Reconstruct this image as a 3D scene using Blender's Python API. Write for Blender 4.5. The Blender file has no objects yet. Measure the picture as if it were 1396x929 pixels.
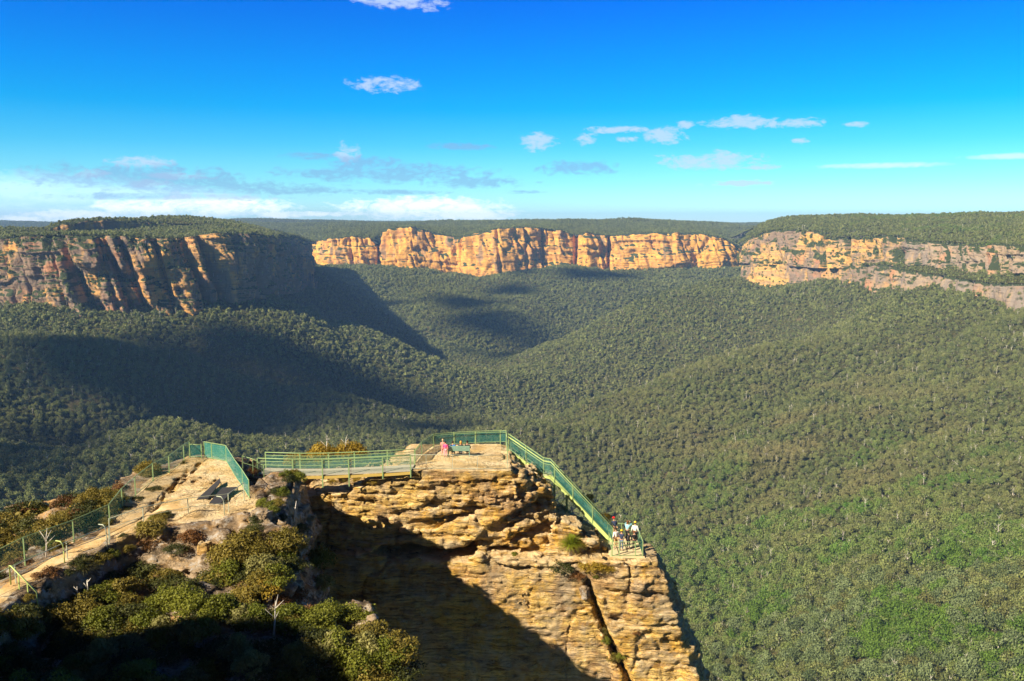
import bpy, bmesh, math, random, numpy as np
from mathutils import Vector, Matrix
random.seed(7); rng = np.random.default_rng(7)
R = math.radians
sc = bpy.context.scene
COL = sc.collection
F = 1209.0; TH = R(7.65); CT, ST = math.cos(TH), math.sin(TH)
def P(px, py, Y):
    u = (px-698)/F; v = (464.5-py)/F
    dy = CT + v*ST; dz = -ST + v*CT
    k = Y/dy
    return Vector((u*k, Y, dz*k))
def PZ(px, py, z):
    u = (px-698)/F; v = (464.5-py)/F
    dy = CT + v*ST; dz = -ST + v*CT
    k = z/dz
    return Vector((u*k, dy*k, z))
def PX(px, Y, z):            # world x of a picture column at (Y, z)
    return (px-698)/F*(Y*CT - z*ST)
# ---------------------------------------------------------------- noise
_T = rng.random((32,32,32)).astype(np.float32)
def vn(x, y, z, seed=0):
    x = x + seed*7.31; y = y + seed*3.77; z = z + seed*5.13
    xi = np.floor(x).astype(np.int32); yi = np.floor(y).astype(np.int32); zi = np.floor(z).astype(np.int32)
    fx = (x-xi).astype(np.float32); fy = (y-yi).astype(np.float32); fz = (z-zi).astype(np.float32)
    fx = fx*fx*(3-2*fx); fy = fy*fy*(3-2*fy); fz = fz*fz*(3-2*fz)
    x0 = xi & 31; x1 = (xi+1) & 31; y0 = yi & 31; y1 = (yi+1) & 31; z0 = zi & 31; z1 = (zi+1) & 31
    a = _T[x0,y0,z0]*(1-fx)+_T[x1,y0,z0]*fx
    b = _T[x0,y1,z0]*(1-fx)+_T[x1,y1,z0]*fx
    c = _T[x0,y0,z1]*(1-fx)+_T[x1,y0,z1]*fx
    d = _T[x0,y1,z1]*(1-fx)+_T[x1,y1,z1]*fx
    return ((a*(1-fy)+b*fy)*(1-fz) + (c*(1-fy)+d*fy)*fz)*2-1
def fbm(x, y, z, s, o=3, seed=0):
    t = 0; a = 1.0; n = 0
    for k in range(o):
        t = t + a*vn(x/s, y/s, z/s, seed+k*1.7); n += a; a *= .5; s = s/2.03
    return t/n
def sstep(a, b, x):
    t = np.clip((x-a)/(b-a), 0, 1); return t*t*(3-2*t)
# ---------------------------------------------------------------- object helpers
def mesh_np(name, V, Fq, mat=None, parent=None, smooth=True, attrs=None):
    """V Nx3, Fq list of index arrays (Mxk, k=3 or 4)"""
    if not isinstance(Fq, (list, tuple)): Fq = [Fq]
    me = bpy.data.meshes.new(name)
    V = np.ascontiguousarray(V, dtype=np.float32)
    me.vertices.add(len(V)); me.vertices.foreach_set('co', V.ravel())
    loops = np.concatenate([f.ravel() for f in Fq]).astype(np.int32)
    cnt = np.concatenate([np.full(len(f), f.shape[1], np.int32) for f in Fq])
    st = np.concatenate([[0], np.cumsum(cnt)[:-1]]).astype(np.int32)
    me.loops.add(len(loops)); me.loops.foreach_set('vertex_index', loops)
    me.polygons.add(len(cnt)); me.polygons.foreach_set('loop_start', st)
    me.polygons.foreach_set('use_smooth', np.full(len(cnt), smooth, bool))
    me.update(calc_edges=True)
    if attrs:
        for k, (dom, arr) in attrs.items():
            a = me.attributes.new(k, 'FLOAT', dom); a.data.foreach_set('value', np.ascontiguousarray(arr, dtype=np.float32))
    if mat: me.materials.append(mat)
    o = bpy.data.objects.new(name, me); COL.objects.link(o)
    if parent: o.parent = parent
    return o
def grid_faces(n, m):
    i = np.arange(n*m).reshape(n, m)
    return np.stack([i[:-1,:-1], i[1:,:-1], i[1:,1:], i[:-1,1:]], -1).reshape(-1, 4)
def tag(o, label=None, cat=None, group=None, kind=None):
    if label: o['label'] = label
    if cat: o['category'] = cat
    if group: o['group'] = group
    if kind: o['kind'] = kind
    return o
def empty(name, loc, rz=0):
    o = bpy.data.objects.new(name, None); COL.objects.link(o)
    o.location = loc; o.rotation_euler = (0, 0, rz); o.empty_display_size = .3
    return o
def copy_tree(o, parent=None):
    c = o.copy(); COL.objects.link(c); c.parent = parent
    for ch in list(o.children): copy_tree(ch, c)
    return c
class MB:
    def __init__(s): s.v = []; s.f = []; s.n = 0
    def add(s, vs, fs):
        s.v += [tuple(v) for v in vs]; s.f += [tuple(i+s.n for i in f) for f in fs]; s.n += len(vs); return s
    def bar(s, a, b, w=.05, h=None, up=(0,0,1)):
        a = Vector(a); b = Vector(b); h = w if h is None else h
        d = (b-a).normalized(); u = Vector(up)
        if abs(d.dot(u)) > .98: u = Vector((0,1,0))
        sx = d.cross(u).normalized()*w/2; sy = sx.cross(d).normalized()*h/2
        vs = [a-sx-sy, a+sx-sy, a+sx+sy, a-sx+sy, b-sx-sy, b+sx-sy, b+sx+sy, b-sx+sy]
        return s.add(vs, [(3,2,1,0),(4,5,6,7),(0,1,5,4),(1,2,6,5),(2,3,7,6),(3,0,4,7)])
    def tube(s, pts, r=.02, n=8, cap=True):
        pts = [Vector(p) for p in pts]; rs = r if isinstance(r, (list, tuple)) else [r]*len(pts)
        vs = []
        for i, p in enumerate(pts):
            d = (pts[min(i+1, len(pts)-1)]-pts[max(i-1, 0)]).normalized()
            u = Vector((0,0,1)) if abs(d.z) < .9 else Vector((0,1,0))
            sx = d.cross(u).normalized(); sy = sx.cross(d).normalized()
            vs += [p + (sx*math.cos(k*2*math.pi/n)+sy*math.sin(k*2*math.pi/n))*rs[i] for k in range(n)]
        fs = []
        for i in range(len(pts)-1):
            for k in range(n):
                a = i*n+k; b = i*n+(k+1) % n; fs.append((a, b, b+n, a+n))
        if cap: fs.append(tuple(range(n))[::-1]); fs.append(tuple(range((len(pts)-1)*n, len(pts)*n)))
        return s.add(vs, fs)
    def build(s, name, mat, parent=None, smooth=False, local=None):
        me = bpy.data.meshes.new(name)
        vs = s.v if local is None else [tuple(Vector(v)-Vector(local)) for v in s.v]
        me.from_pydata(vs, [], s.f); me.update()
        if smooth: me.polygons.foreach_set('use_smooth', [True]*len(me.polygons))
        bm = bmesh.new(); bm.from_mesh(me); bmesh.ops.recalc_face_normals(bm, faces=bm.faces); bm.to_mesh(me); bm.free()
        if mat: me.materials.append(mat)
        o = bpy.data.objects.new(name, me); COL.objects.link(o)
        if parent: o.parent = parent
        return o
# ---------------------------------------------------------------- material helpers
class NT:
    def __init__(s, nt): s.t = nt
    def n(s, typ, **kw):
        nd = s.t.nodes.new(typ)
        for k, v in kw.items():
            if k.startswith('i_'):
                key = k[2:]; key = int(key) if key.isdigit() else key
                sock = nd.inputs[key]
                if isinstance(v, bpy.types.NodeSocket): s.t.links.new(v, sock)
                else: sock.default_value = v
            else: setattr(nd, k, v)
        return nd
    def link(s, a, b): s.t.links.new(a, b)
    def noise(s, vec, scale, detail=4, rough=.55, dist=0):
        nd = s.n('ShaderNodeTexNoise', i_Scale=scale, i_Detail=detail, i_Roughness=rough, i_Distortion=dist)
        s.link(vec, nd.inputs['Vector']); return nd.outputs['Fac']
    def ramp(s, fac, stops, interp='LINEAR'):
        nd = s.n('ShaderNodeValToRGB'); cr = nd.color_ramp; cr.interpolation = interp
        while len(cr.elements) < len(stops): cr.elements.new(.5)
        for e, (p, c) in zip(cr.elements, stops):
            e.position = p; e.color = tuple(c)+(1,) if hasattr(c, '__len__') else (c, c, c, 1)
        s.link(fac, nd.inputs['Fac']); return nd.outputs['Color']
    def mix(s, fac, a, b, mode='MIX'):
        nd = s.n('ShaderNodeMix', data_type='RGBA', blend_type=mode)
        for v, i in ((fac, 0), (a, 6), (b, 7)):
            if isinstance(v, bpy.types.NodeSocket): s.link(v, nd.inputs[i])
            elif i == 0: nd.inputs[0].default_value = v
            else: nd.inputs[i].default_value = tuple(v)+(1,) if len(v) == 3 else v
        return nd.outputs[2]
    def math(s, op, a, b=0, c=None, clamp=False):
        nd = s.n('ShaderNodeMath', operation=op, use_clamp=clamp)
        for i, v in enumerate((a, b) if c is None else (a, b, c)):
            if isinstance(v, bpy.types.NodeSocket): s.link(v, nd.inputs[i])
            else: nd.inputs[i].default_value = v
        return nd.outputs[0]
    def vec(s, v, sx, sy, sz):
        nd = s.n('ShaderNodeVectorMath', operation='MULTIPLY'); s.link(v, nd.inputs[0]); nd.inputs[1].default_value = (sx, sy, sz)
        return nd.outputs[0]
def newmat(name, rough=.8, spec=.2):
    m = bpy.data.materials.new(name); m.use_nodes = True
    t = NT(m.node_tree); b = m.node_tree.nodes['Principled BSDF']
    b.inputs['Roughness'].default_value = rough; b.inputs['Specular IOR Level'].default_value = spec
    return m, t, b
def bump(t, b, h, strength=.5, dist=.1):
    nd = t.n('ShaderNodeBump', i_Strength=strength, i_Distance=dist); t.link(h, nd.inputs['Height']); t.link(nd.outputs[0], b.inputs['Normal'])
_mc = {}
def flat(col, rough=.6, spec=.3, var=.12, name='paint', metal=0):
    k = (col, rough, name)
    if k in _mc: return _mc[k]
    m, t, b = newmat(name, rough, spec)
    g = t.n('ShaderNodeNewGeometry').outputs['Position']
    n = t.noise(g, 9, 3)
    c = t.mix(n, tuple(x*(1-var) for x in col), tuple(min(1, x*(1+var)) for x in col))
    t.link(c, b.inputs['Base Color']); b.inputs['Metallic'].default_value = metal
    _mc[k] = m; return m
def rock_material(name, kind):
    m, t, b = newmat(name, .92, .12)
    g = t.n('ShaderNodeNewGeometry'); p = g.outputs['Position']
    sep = t.n('ShaderNodeSeparateXYZ'); t.link(g.outputs['Normal'], sep.inputs[0]); nz = sep.outputs[2]
    if kind == 'near':
        st = t.vec(p, .14, .14, 1.0)
        big = t.noise(p, .16, 4, .6, .6)
        band = t.noise(st, 1.5, 6, .68, .35)
        fine = t.noise(t.vec(p, .35, .35, 1.6), 4.5, 6, .7)
        c = t.ramp(band, [(.28,(.13,.065,.025)),(.38,(.36,.20,.06)),(.46,(.64,.40,.10)),(.54,(.80,.57,.20)),(.62,(.46,.28,.10)),(.72,(.76,.57,.28))])
        yel = t.ramp(big, [(.5,0.),(.6,1.)])
        c = t.mix(t.math('MULTIPLY', yel, .55), c, (.74,.40,.055))
        pink = t.ramp(t.noise(p, .33, 3, .5, .4), [(.5,0.),(.62,1.)])
        c = t.mix(t.math('MULTIPLY', pink, .55), c, (.40,.24,.15))
        grey = t.ramp(t.noise(t.vec(p, 1, 1, .5), .55, 6, .7), [(.5,0.),(.64,1.)])
        c = t.mix(t.math('MULTIPLY', grey, .6), c, (.34,.29,.22))
        spot = t.ramp(fine, [(.34,1.),(.45,0.)])
        c = t.mix(t.math('MULTIPLY', spot, .8), c, (.075,.042,.025))
        lam = t.ramp(t.noise(t.vec(p, .35, .35, 7.0), 1.3, 5, .7, .2), [(.36,1.),(.45,0.)])
        c = t.mix(t.math('MULTIPLY', lam, .65), c, (.15,.08,.035))
        pale = t.ramp(t.noise(p, 2.3, 5, .7), [(.58,0.),(.7,1.)])
        c = t.mix(t.math('MULTIPLY', pale, .5), c, (.78,.62,.36))
        strk = t.ramp(t.noise(t.vec(p, 1.3, 1.3, .12), 1.2, 5, .65), [(.54,0.),(.68,1.)])
        c = t.mix(t.math('MULTIPLY', strk, .45), c, (.15,.085,.045))
        vo = t.n('ShaderNodeTexVoronoi', feature='DISTANCE_TO_EDGE', i_Scale=.75); t.link(t.n('ShaderNodeVectorMath', operation='ADD', i_0=t.vec(p, .55, .55, 1.5), i_1=t.n('ShaderNodeTexNoise', i_Scale=.8, i_Detail=4).outputs['Color']).outputs[0], vo.inputs['Vector'])
        crk = t.ramp(vo.outputs['Distance'], [(.0,1.),(.022,0.)])
        wz = t.ramp(t.noise(p, .45, 6, .72, .5), [(.47,0.),(.6,1.)])
        c = t.mix(t.math('MULTIPLY', wz, .5), c, (.50,.43,.32))
        # weathered pale tops
        top = t.math('MULTIPLY', t.ramp(nz, [(.6,0.),(.9,1.)]), .5)
        c = t.mix(t.math('MULTIPLY', top, 1.5), c, t.mix(t.ramp(t.noise(p, .9, 5, .6), [(.4,0.),(.6,1.)]), (.60,.42,.20), (.84,.68,.42)))
        c = t.mix(t.math('MULTIPLY', crk, .3), c, (.10,.06,.035))
        t.link(c, b.inputs['Base Color'])
        h = t.math('ADD', t.math('MULTIPLY', band, 1.0), t.math('MULTIPLY', fine, .5)); h = t.math('SUBTRACT', h, t.math('MULTIPLY', lam, .22))
        h = t.math('ADD', h, t.math('MULTIPLY', t.noise(p, 7, 5, .7), .35))
        bump(t, b, h, 1.0, .5)
    elif kind == 'grey':       # weathered heath rock with lichen
        st = t.vec(p, .3, .3, 1.0)
        band = t.noise(st, 1.6, 6, .7, .3)
        c = t.ramp(band, [(.28,(.04,.03,.022)),(.42,(.13,.095,.065)),(.52,(.27,.20,.13)),(.62,(.40,.30,.19)),(.75,(.20,.15,.10))])
        w = t.ramp(t.noise(p, .5, 4, .6), [(.48,0.),(.6,1.)])
        c = t.mix(t.math('MULTIPLY', w, .5), c, (.5,.28,.08))
        li = t.ramp(t.noise(p, 2.2, 6, .75), [(.52,0.),(.6,1.)])
        c = t.mix(t.math('MULTIPLY', li, .7), c, (.42,.40,.37))
        dk = t.ramp(t.noise(p, 1.1, 5, .7), [(.36,1.),(.46,0.)])
        c = t.mix(t.math('MULTIPLY', dk, .8), c, (.035,.028,.02))
        t.link(c, b.inputs['Base Color'])
        h = t.math('ADD', band, t.math('MULTIPLY', t.noise(p, 4, 6, .7), .6))
        bump(t, b, h, .9, .3)
    else:                        # far cliffs; 'left' is greyer, 'far' more orange
        st = t.vec(p, .12, .12, 1.0)
        band = t.noise(st, .07, 7, .66, .5)
        big = t.noise(p, .011, 4, .55, .3)
        col = t.noise(t.vec(p, 1, 1, .14), .045, 6, .66)
        if kind == 'left': lo = [(.3,(.52,.27,.085)),(.45,(.66,.36,.10)),(.55,(.44,.25,.10)),(.7,(.70,.46,.17))]
        elif kind == 'right': lo = [(.3,(.50,.27,.10)),(.45,(.62,.37,.11)),(.55,(.38,.24,.12)),(.7,(.62,.42,.19))]
        else: lo = [(.3,(.64,.30,.05)),(.45,(.80,.42,.08)),(.55,(.56,.27,.065)),(.7,(.84,.53,.14))]
        c = t.ramp(band, lo)
        gth = {'left': .465, 'far': .565, 'right': .50}[kind]
        gr = t.ramp(t.math('ADD', t.math('MULTIPLY', big, .5), t.math('MULTIPLY', col, .5)), [(gth-.02,0.),(gth+.035,1.)])
        c = t.mix(t.math('MULTIPLY', gr, .85 if kind != 'far' else .7), c, (.19,.15,.125))
        if kind == 'right':
            sy = t.n('ShaderNodeSeparateXYZ'); t.link(p, sy.inputs[0]); gy_ = t.ramp(t.math('MULTIPLY', sy.outputs[1], .0004), [(.66,1.),(.74,0.)])
            c = t.mix(t.math('MULTIPLY', gy_, .72), c, (.27,.23,.19))
        stn = t.ramp(t.noise(t.vec(p, 1, 1, .18), .09, 5, .7), [(.55,0.),(.66,1.)])
        c = t.mix(t.math('MULTIPLY', stn, .6 if kind == 'left' else .4), c, (.10,.07,.055))
        ora = t.ramp(t.noise(p, .02, 3, .5), [(.55,0.),(.66,1.)])
        c = t.mix(t.math('MULTIPLY', ora, .45), c, (.60,.24,.09))
        ln = t.ramp(t.noise(t.vec(p, .06, .06, 1.4), .35, 3, .6), [(.34,1.),(.42,0.)])
        c = t.mix(t.math('MULTIPLY', ln, .25 if kind == 'far' else .5), c, (.09,.06,.04))
        veg = t.ramp(t.math('ADD', nz, t.math('MULTIPLY', t.noise(p, .1, 4, .6), .5)), [(.72,0.),(.86,1.)] if kind == 'right' else [(.62,0.),(.78,1.)])
        c = t.mix(veg, c, (.045,.06,.025))
        t.link(c, b.inputs['Base Color'])
        h = t.math('ADD', band, t.math('MULTIPLY', t.noise(p, .22, 6, .7), .7))
        bump(t, b, h, .9, 3.0 if kind == 'far' else 5.0)
    return m
def forest_floor_mat(name):
    m, t, b = newmat(name, 1, 0)
    p = t.n('ShaderNodeNewGeometry').outputs['Position']
    n = t.noise(p, .03, 6, .65); f = t.noise(p, .3, 5, .7)
    c = t.ramp(f, [(.3,(.03,.038,.014)),(.5,(.065,.068,.026)),(.68,(.15,.13,.06))])
    s = t.ramp(n, [(.6,0.),(.7,1.)])
    c = t.mix(t.math('MULTIPLY', s, .6), c, (.2,.15,.075))
    t.link(c, b.inputs['Base Color']); bump(t, b, f, 1, 4)
    return m
def leaf_mat(name, c1, c2, attr=False, trans=.25, rough=.6):
    m, t, b = newmat(name, rough, .25)
    oi = t.n('ShaderNodeObjectInfo').outputs['Random']
    p = t.n('ShaderNodeNewGeometry')
    rnd = t.math('ADD', t.math('MULTIPLY', oi, .55), t.math('MULTIPLY', p.outputs['Random Per Island'], .45))
    c = t.mix(rnd, c1, c2)
    if attr:
        a = t.n('ShaderNodeAttribute', attribute_type='INSTANCER', attribute_name='tint')
        bl = t.n('ShaderNodeAttribute', attribute_type='INSTANCER', attribute_name='dry')
        c = t.mix(a.outputs['Fac'], c, attr[0]); c = t.mix(bl.outputs['Fac'], c, attr[1])
    t.link(c, b.inputs['Base Color'])
    if trans:
        tr = t.n('ShaderNodeBsdfTranslucent'); t.link(c, tr.inputs[0])
        mx = t.n('ShaderNodeMixShader', i_0=trans); t.link(b.outputs[0], mx.inputs[1]); t.link(tr.outputs[0], mx.inputs[2])
        t.link(mx.outputs[0], t.t.nodes['Material Output'].inputs[0])
    return m
def mesh_panel_mat(name, col, dens):
    m, t, b = newmat(name, .5, .4); b.inputs['Base Color'].default_value = tuple(col)+(1,)
    tr = t.n('ShaderNodeBsdfTransparent'); mx = t.n('ShaderNodeMixShader', i_0=dens)
    t.link(tr.outputs[0], mx.inputs[1]); t.link(b.outputs[0], mx.inputs[2]); t.link(mx.outputs[0], t.t.nodes['Material Output'].inputs[0])
    return m
# ================================================================ FAR TERRAIN
M_floor = forest_floor_mat('forest_floor')
ctrl = [(1396,929,430),(1180,929,470),(960,929,520),(1396,800,540),(1180,800,620),(960,800,700),(1396,700,680),(1200,700,760),(950,700,880),
(800,690,960),(1396,600,850),(1200,600,950),(950,600,1080),(760,600,1250),(1396,500,1080),(1200,500,1250),
(740,520,1650),(1396,438,1210),(1300,426,1380),(1230,404,1580),(1200,396,1725),(1100,396,1925),(1020,388,2125),
(880,390,2750),(480,368,2950),(560,370,2950),(650,374,2950),(760,367,2950),(900,370,2950),(1000,364,2950),(560,410,2600),(650,410,2600),(760,400,2650),
(600,450,2300),(700,440,2350),(650,480,2050),(690,497,1930),(480,424,2400),(430,395,2550),(400,385,2450),
(0,417,1450),(90,429,1420),(200,428,1460),(250,413,1540),(0,500,1050),(150,510,1080),
(0,600,800),(0,680,620),(60,640,720),(290,600,1050),(280,560,1150),(560,590,1200),(640,560,1350),(620,600,1200)]
W = [tuple(P(*c)) for c in ctrl]
RID = [((1000,378,2180),(940,392,2180),(880,410,2150),(820,434,2080),(760,462,2000),(715,490,1900)), ((300,394,1640),(365,408,1690),(420,427,1740),(480,448,1780),(540,470,1750),(600,494,1700),(645,515,1650)),
  ((720,575,1180),(800,545,1300),(880,520,1400),(960,498,1480),(1050,478,1540)), ((120,608,840),(170,582,890),(215,575,930),(250,588,960)), ((360,575,1200),(430,552,1270),(500,548,1300),(560,566,1290)), ((150,470,1200),(260,478,1260),(360,492,1300),(430,520,1320))]
DR = [(320,34),(280,30),(190,14),(120,18),(130,18),(120,12)]
for r_, (dy_, dp_) in zip(RID, DR):
    for c in r_: W.append(tuple(P(*c))); W.append(tuple(P(c[0], c[1]+dp_, c[2]+dy_)))
W += [(0,300,-335),(-200,350,-300),(250,300,-300),(0,600,-325),(-1100,1700,-200),(-700,2300,-200),(0,3600,-260),(-1500,3200,-200),(1600,1900,-180),(1500,1400,-150),
      (1200,700,-120),(-900,500,-170),(-700,200,-200),(700,150,-180),(0,0,-300),(1300,3200,-250),(1800,4500,-300),(-2500,4500,-300),(0,5500,-300)]
W = np.array(W)
def tps(W):
    S = 1000.0; X = W[:, :2]/S; n = len(X)
    d2 = ((X[:, None]-X[None])**2).sum(-1); K = .5*d2*np.log(d2+1e-9) + np.eye(n)*.002
    Pm = np.c_[np.ones(n), X]; A = np.block([[K, Pm], [Pm.T, np.zeros((3, 3))]])
    w = np.linalg.solve(A, np.r_[W[:, 2], 0, 0, 0])
    def f(x, y):
        sh = x.shape; q = np.c_[x.ravel(), y.ravel()]/S; out = np.zeros(len(q))
        for i in range(0, len(q), 20000):
            c = q[i:i+20000]; e = ((c[:, None]-X[None])**2).sum(-1)
            out[i:i+20000] = (.5*e*np.log(e+1e-9))@w[:n] + w[n] + c@w[n+1:]
        return out.reshape(sh)
    return f
_H = tps(W)
def valley(x, y):
    z = _H(x, y); z0 = np.zeros_like(x)
    a = sstep(300, 900, y)
    g = fbm(x+.5*y, y-.5*x, z0, 330, 2, 3); z = z - (1-np.abs(g)*2.2).clip(0, 1)**2*16*a + 5*a
    z = z + fbm(x, y, z0, 120, 3, 5)*9*a + fbm(x, y, z0, 30, 2, 6)*2.0
    return z
U = np.linspace(-1.05, 1.05, 330); Yv = np.geomspace(90, 5200, 420)
GY, GU = np.meshgrid(Yv, U, indexing='ij'); GX = GU*GY; GZ = valley(GX, GY)
valley_ob = mesh_np('valley_floor', np.stack([GX, GY, GZ], -1).reshape(-1, 3), grid_faces(*GX.shape)[:, ::-1], M_floor)
tag(valley_ob, 'forested valley floor and slopes below the lookout', kind='structure')
forest_src = [(GX, GY, GZ, 'valley')]
def resample(a, n):
    a = np.array(a, float); s = np.r_[0, np.cumsum(np.hypot(np.diff(a[:, 0]), np.diff(a[:, 1]))+1e-6)]; t = np.linspace(0, s[-1], n)
    return np.stack([np.interp(t, s, a[:, k]) for k in range(a.shape[1])], -1)
def smooth1(a, k):
    w = np.ones(k)/k; p = np.pad(a, ((k//2, k//2), (0, 0)), 'edge')
    return np.stack([np.convolve(p[:, j], w, 'valid')[:len(a)] for j in range(a.shape[1])], -1)
def sheet(name, rows, n, m, amp, label):
    """terrain sheet through rows of (px,py,Y), near to far"""
    RR = []
    for r in rows:
        w = np.array([tuple(P(*c)) if c[2] > 0 else c for c in r]); RR.append(smooth1(resample(w, n), 5))
    RR = np.array(RR); k = np.linspace(0, len(rows)-1, m); i = np.clip(k.astype(int), 0, len(rows)-2); f = (k-i)[:, None, None]
    A = RR[i]*(1-f)+RR[i+1]*f
    x, y, z = A[..., 0], A[..., 1], A[..., 2]
    fade = np.minimum(1, k/1.0)[:, None]
    z = z + fbm(x, y, 0*x, 160, 4, 9)*amp*fade
    o = mesh_np(name, np.stack([x, y, z], -1).reshape(-1, 3), grid_faces(m, n)[:, ::-1], M_floor)
    tag(o, label, kind='structure'); forest_src.append((x, y, z, name)); return o
def cliff(name, path, kind, mat, ds, nz, lean, but, notches, label, seed, down=30, gul=1.0):
    """path: (px, top_py, base_py, Y); faces the viewer; real relief: buttresses, clefts, ledges"""
    a = np.array(path, float)
    wt = np.array([tuple(P(c[0], c[1], c[3])) for c in path]); wb = np.array([tuple(P(c[0], c[2], c[3])) for c in path])
    xy = (wt[:, :2]+wb[:, :2])/2; L = np.r_[0, np.cumsum(np.hypot(*np.diff(xy, axis=0).T))]
    n = int(L[-1]/ds); s = np.linspace(0, L[-1], n)
    cx = np.interp(s, L, xy[:, 0]); cy = np.interp(s, L, xy[:, 1]); zt = np.interp(s, L, wt[:, 2]); zb = np.interp(s, L, wb[:, 2])-down
    px = np.interp(s, L, a[:, 0])
    k = int(60/ds) | 1; w = np.ones(k)/k
    tx = np.gradient(np.convolve(np.pad(cx, k//2, 'edge'), w, 'valid')); ty = np.gradient(np.convolve(np.pad(cy, k//2, 'edge'), w, 'valid'))
    ln = np.hypot(tx, ty)+1e-9; nx, ny = ty/ln, -tx/ln
    sgn = np.sign(-(nx*cx+ny*cy)); nx, ny = nx*sgn, ny*sgn
    zt = zt + vn(s/23, 0*s, 0*s, seed)*2.5 + vn(s/7, 0*s, 0*s, seed+1)*1.2
    t = np.linspace(0, 1, nz)
    S, T = np.meshgrid(s, t, indexing='ij'); Z = zt[:, None]*(1-T) + zb[:, None]*T
    X3, Y3 = cx[:, None]+0*T, cy[:, None]+0*T
    h = (zt-zb)[:, None]
    # buttresses: rounded pillars between sharp clefts
    sw = S + 7*vn(S/40, Z/60, 0*S, seed+2) + (Z*gul*.18)
    d = but*(vn(sw/85, 0*S, Z/300, seed+3)) + but*.5*(1-np.abs(vn(sw/34, 0*S, Z/160, seed+4))*2)
    cl = np.abs(vn(sw/22, 0*S, Z/110, seed+5)); d -= but*.55*np.exp(-(cl/.10)**2)
    cl2 = np.abs(vn(sw/9, 0*S, Z/45, seed+6)); d -= but*.16*np.exp(-(cl2/.16)**2)
    for q in notches:
        s0 = np.interp(q[0], px, s); wd = q[1]; d -= q[2]*np.exp(-(((S + Z*q[3]) - (s0+np.interp(s0, s, (zt+zb)/2)*q[3]))/wd)**2)
    fc = vn(sw/26, 0*S, Z/55, seed+12)*5; d += but*.16*(np.floor(fc)+sstep(.75, 1, fc-np.floor(fc))); fc = vn(sw/11, 0*S, Z/16, seed+13)*4; d += but*.08*(np.floor(fc)+sstep(.8, 1, fc-np.floor(fc)))
    # ledges
    zw = Z + 5*vn(S/60, 0*S, 0*S, seed+7)
    d += but*.22*vn(0*S, S/160, zw/13, seed+8) + but*.12*vn(S/40, 0*S, zw/4.2, seed+9)
    led = vn(S/110, 0*S, zw/24, seed+10); d += but*.32*sstep(-.08, .08, led)
    d += lean*T*h + fbm(S, Z, 0*S, 9, 3, seed+11)*but*.12
    d -= (1-sstep(0, .05, T))*3
    X = X3+nx[:, None]*d; Y = Y3+ny[:, None]*d
    # top rows run back under the plateau
    bX = [X[:, :1]-nx[:, None]*q for q in (60, 30, 12)]; bY = [Y[:, :1]-ny[:, None]*q for q in (60, 30, 12)]; bZ = [Z[:, :1]-q for q in (3, .5, -.3)]
    X = np.hstack(bX+[X]); Y = np.hstack(bY+[Y]); Z = np.hstack(bZ+[Z])
    f = grid_faces(*X.shape)
    if sgn[n//2] < 0: f = f[:, ::-1]
    o = mesh_np(name, np.stack([X, Y, Z], -1).reshape(-1, 3), f, mat)
    tag(o, label, kind='structure'); forest_src.append((X, Y, Z, 'cliff')); return o
M_cl, M_cf, M_cr = rock_material('cliff_left', 'left'), rock_material('cliff_far', 'far'), rock_material('cliff_right', 'right')
cliff('left_cliff', [(-140,334,400,1560),(-60,330,405,1520),(0,327,410,1490),(31,322,420,1465),(86,322,422,1455),(134,322,428,1465),(165,322,425,1480),(200,325,421,1500),(241,327,409,1515),(270,322,401,1530),(300,318,392,1560),(335,318,386,1610),(355,320,383,1690),(366,323,382,1850),(382,320,381,2150),(398,328,381,2450),(425,332,384,2700)],
      'l', M_cl, 1.8, 110, .16, 19, [(268,8,26,.3),(110,7,22,.4),(165,6,20,.3),(150,4,14,.2),(186,4,16,.3),(225,5,14,.2),(290,7,20,.3),(345,8,20,.2)], 'banded sandstone cliff under the flat headland on the left', 3, gul=1.6)
cliff('left_upper_cliff', [(70,311,326,1640),(86,304,322,1650),(138,300,321,1700),(182,303,320,1750),(230,305,316,1810),(262,306,312,1850)], 'l', M_cl, 2.5, 24, .2, 7, [], 'thin upper rock band on the left headland', 8, down=15)
cliff('far_cliff', [(418,330,372,3250),(440,328,370,3080),(452,325,369,3050),(480,323,367,3040),(505,325,365,3050),(514,334,365,3060),(519,334,365,3080),(524,316,364,3030),(535,311,363,3020),(560,309,364,3000),(590,318,366,3020),(625,325,369,3020),(640,320,370,2980),(680,312,372,2950),(715,310,366,2980),(740,311,364,3020),(765,315,364,3000),(785,322,365,3020),(800,317,365,2990),(830,323,366,3020),(870,318,367,2980),(920,318,367,2960),(950,318,366,2980),(985,326,363,2960),(1005,336,360,2990),(1015,345,358,3050),(1022,352,358,3200)],
      'f', M_cf, 3.2, 56, .1, 13, [(517,8,70,0),(631,4,14,.05),(739,4,24,0),(716,4,16,.0),(785,6,34,0),(830,5,34,0),(480,5,12,.1),(680,5,14,.1)], 'orange sandstone cliff line closing the far end of the valley', 21)
cliff('right_cliff', [(1015,336,351,2330),(1024,325,352,2230),(1040,318,353,2180),(1060,314,354,2130),(1100,316,356,2040),(1116,316,357,2000),(1126,326,358,1970),(1170,325,358,1880),(1210,321,358,1800),(1240,326,356,1730),(1270,330,352,1660),(1300,334,358,1590),(1340,334,365,1500),(1370,334,366,1430),(1396,335,362,1370),(1450,335,362,1280),(1520,335,362,1200)],
      'r', M_cr, 2.4, 50, .28, 12, [(1130,7,20,.6),(1160,6,14,.6),(1228,9,30,.8),(1200,5,12,.8),(1320,5,16,.9),(1345,4,14,.9),(1365,4,14,.9),(1300,5,14,.9)], 'pale sandstone cliff along the right plateau', 33, down=12, gul=2.6)
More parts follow.
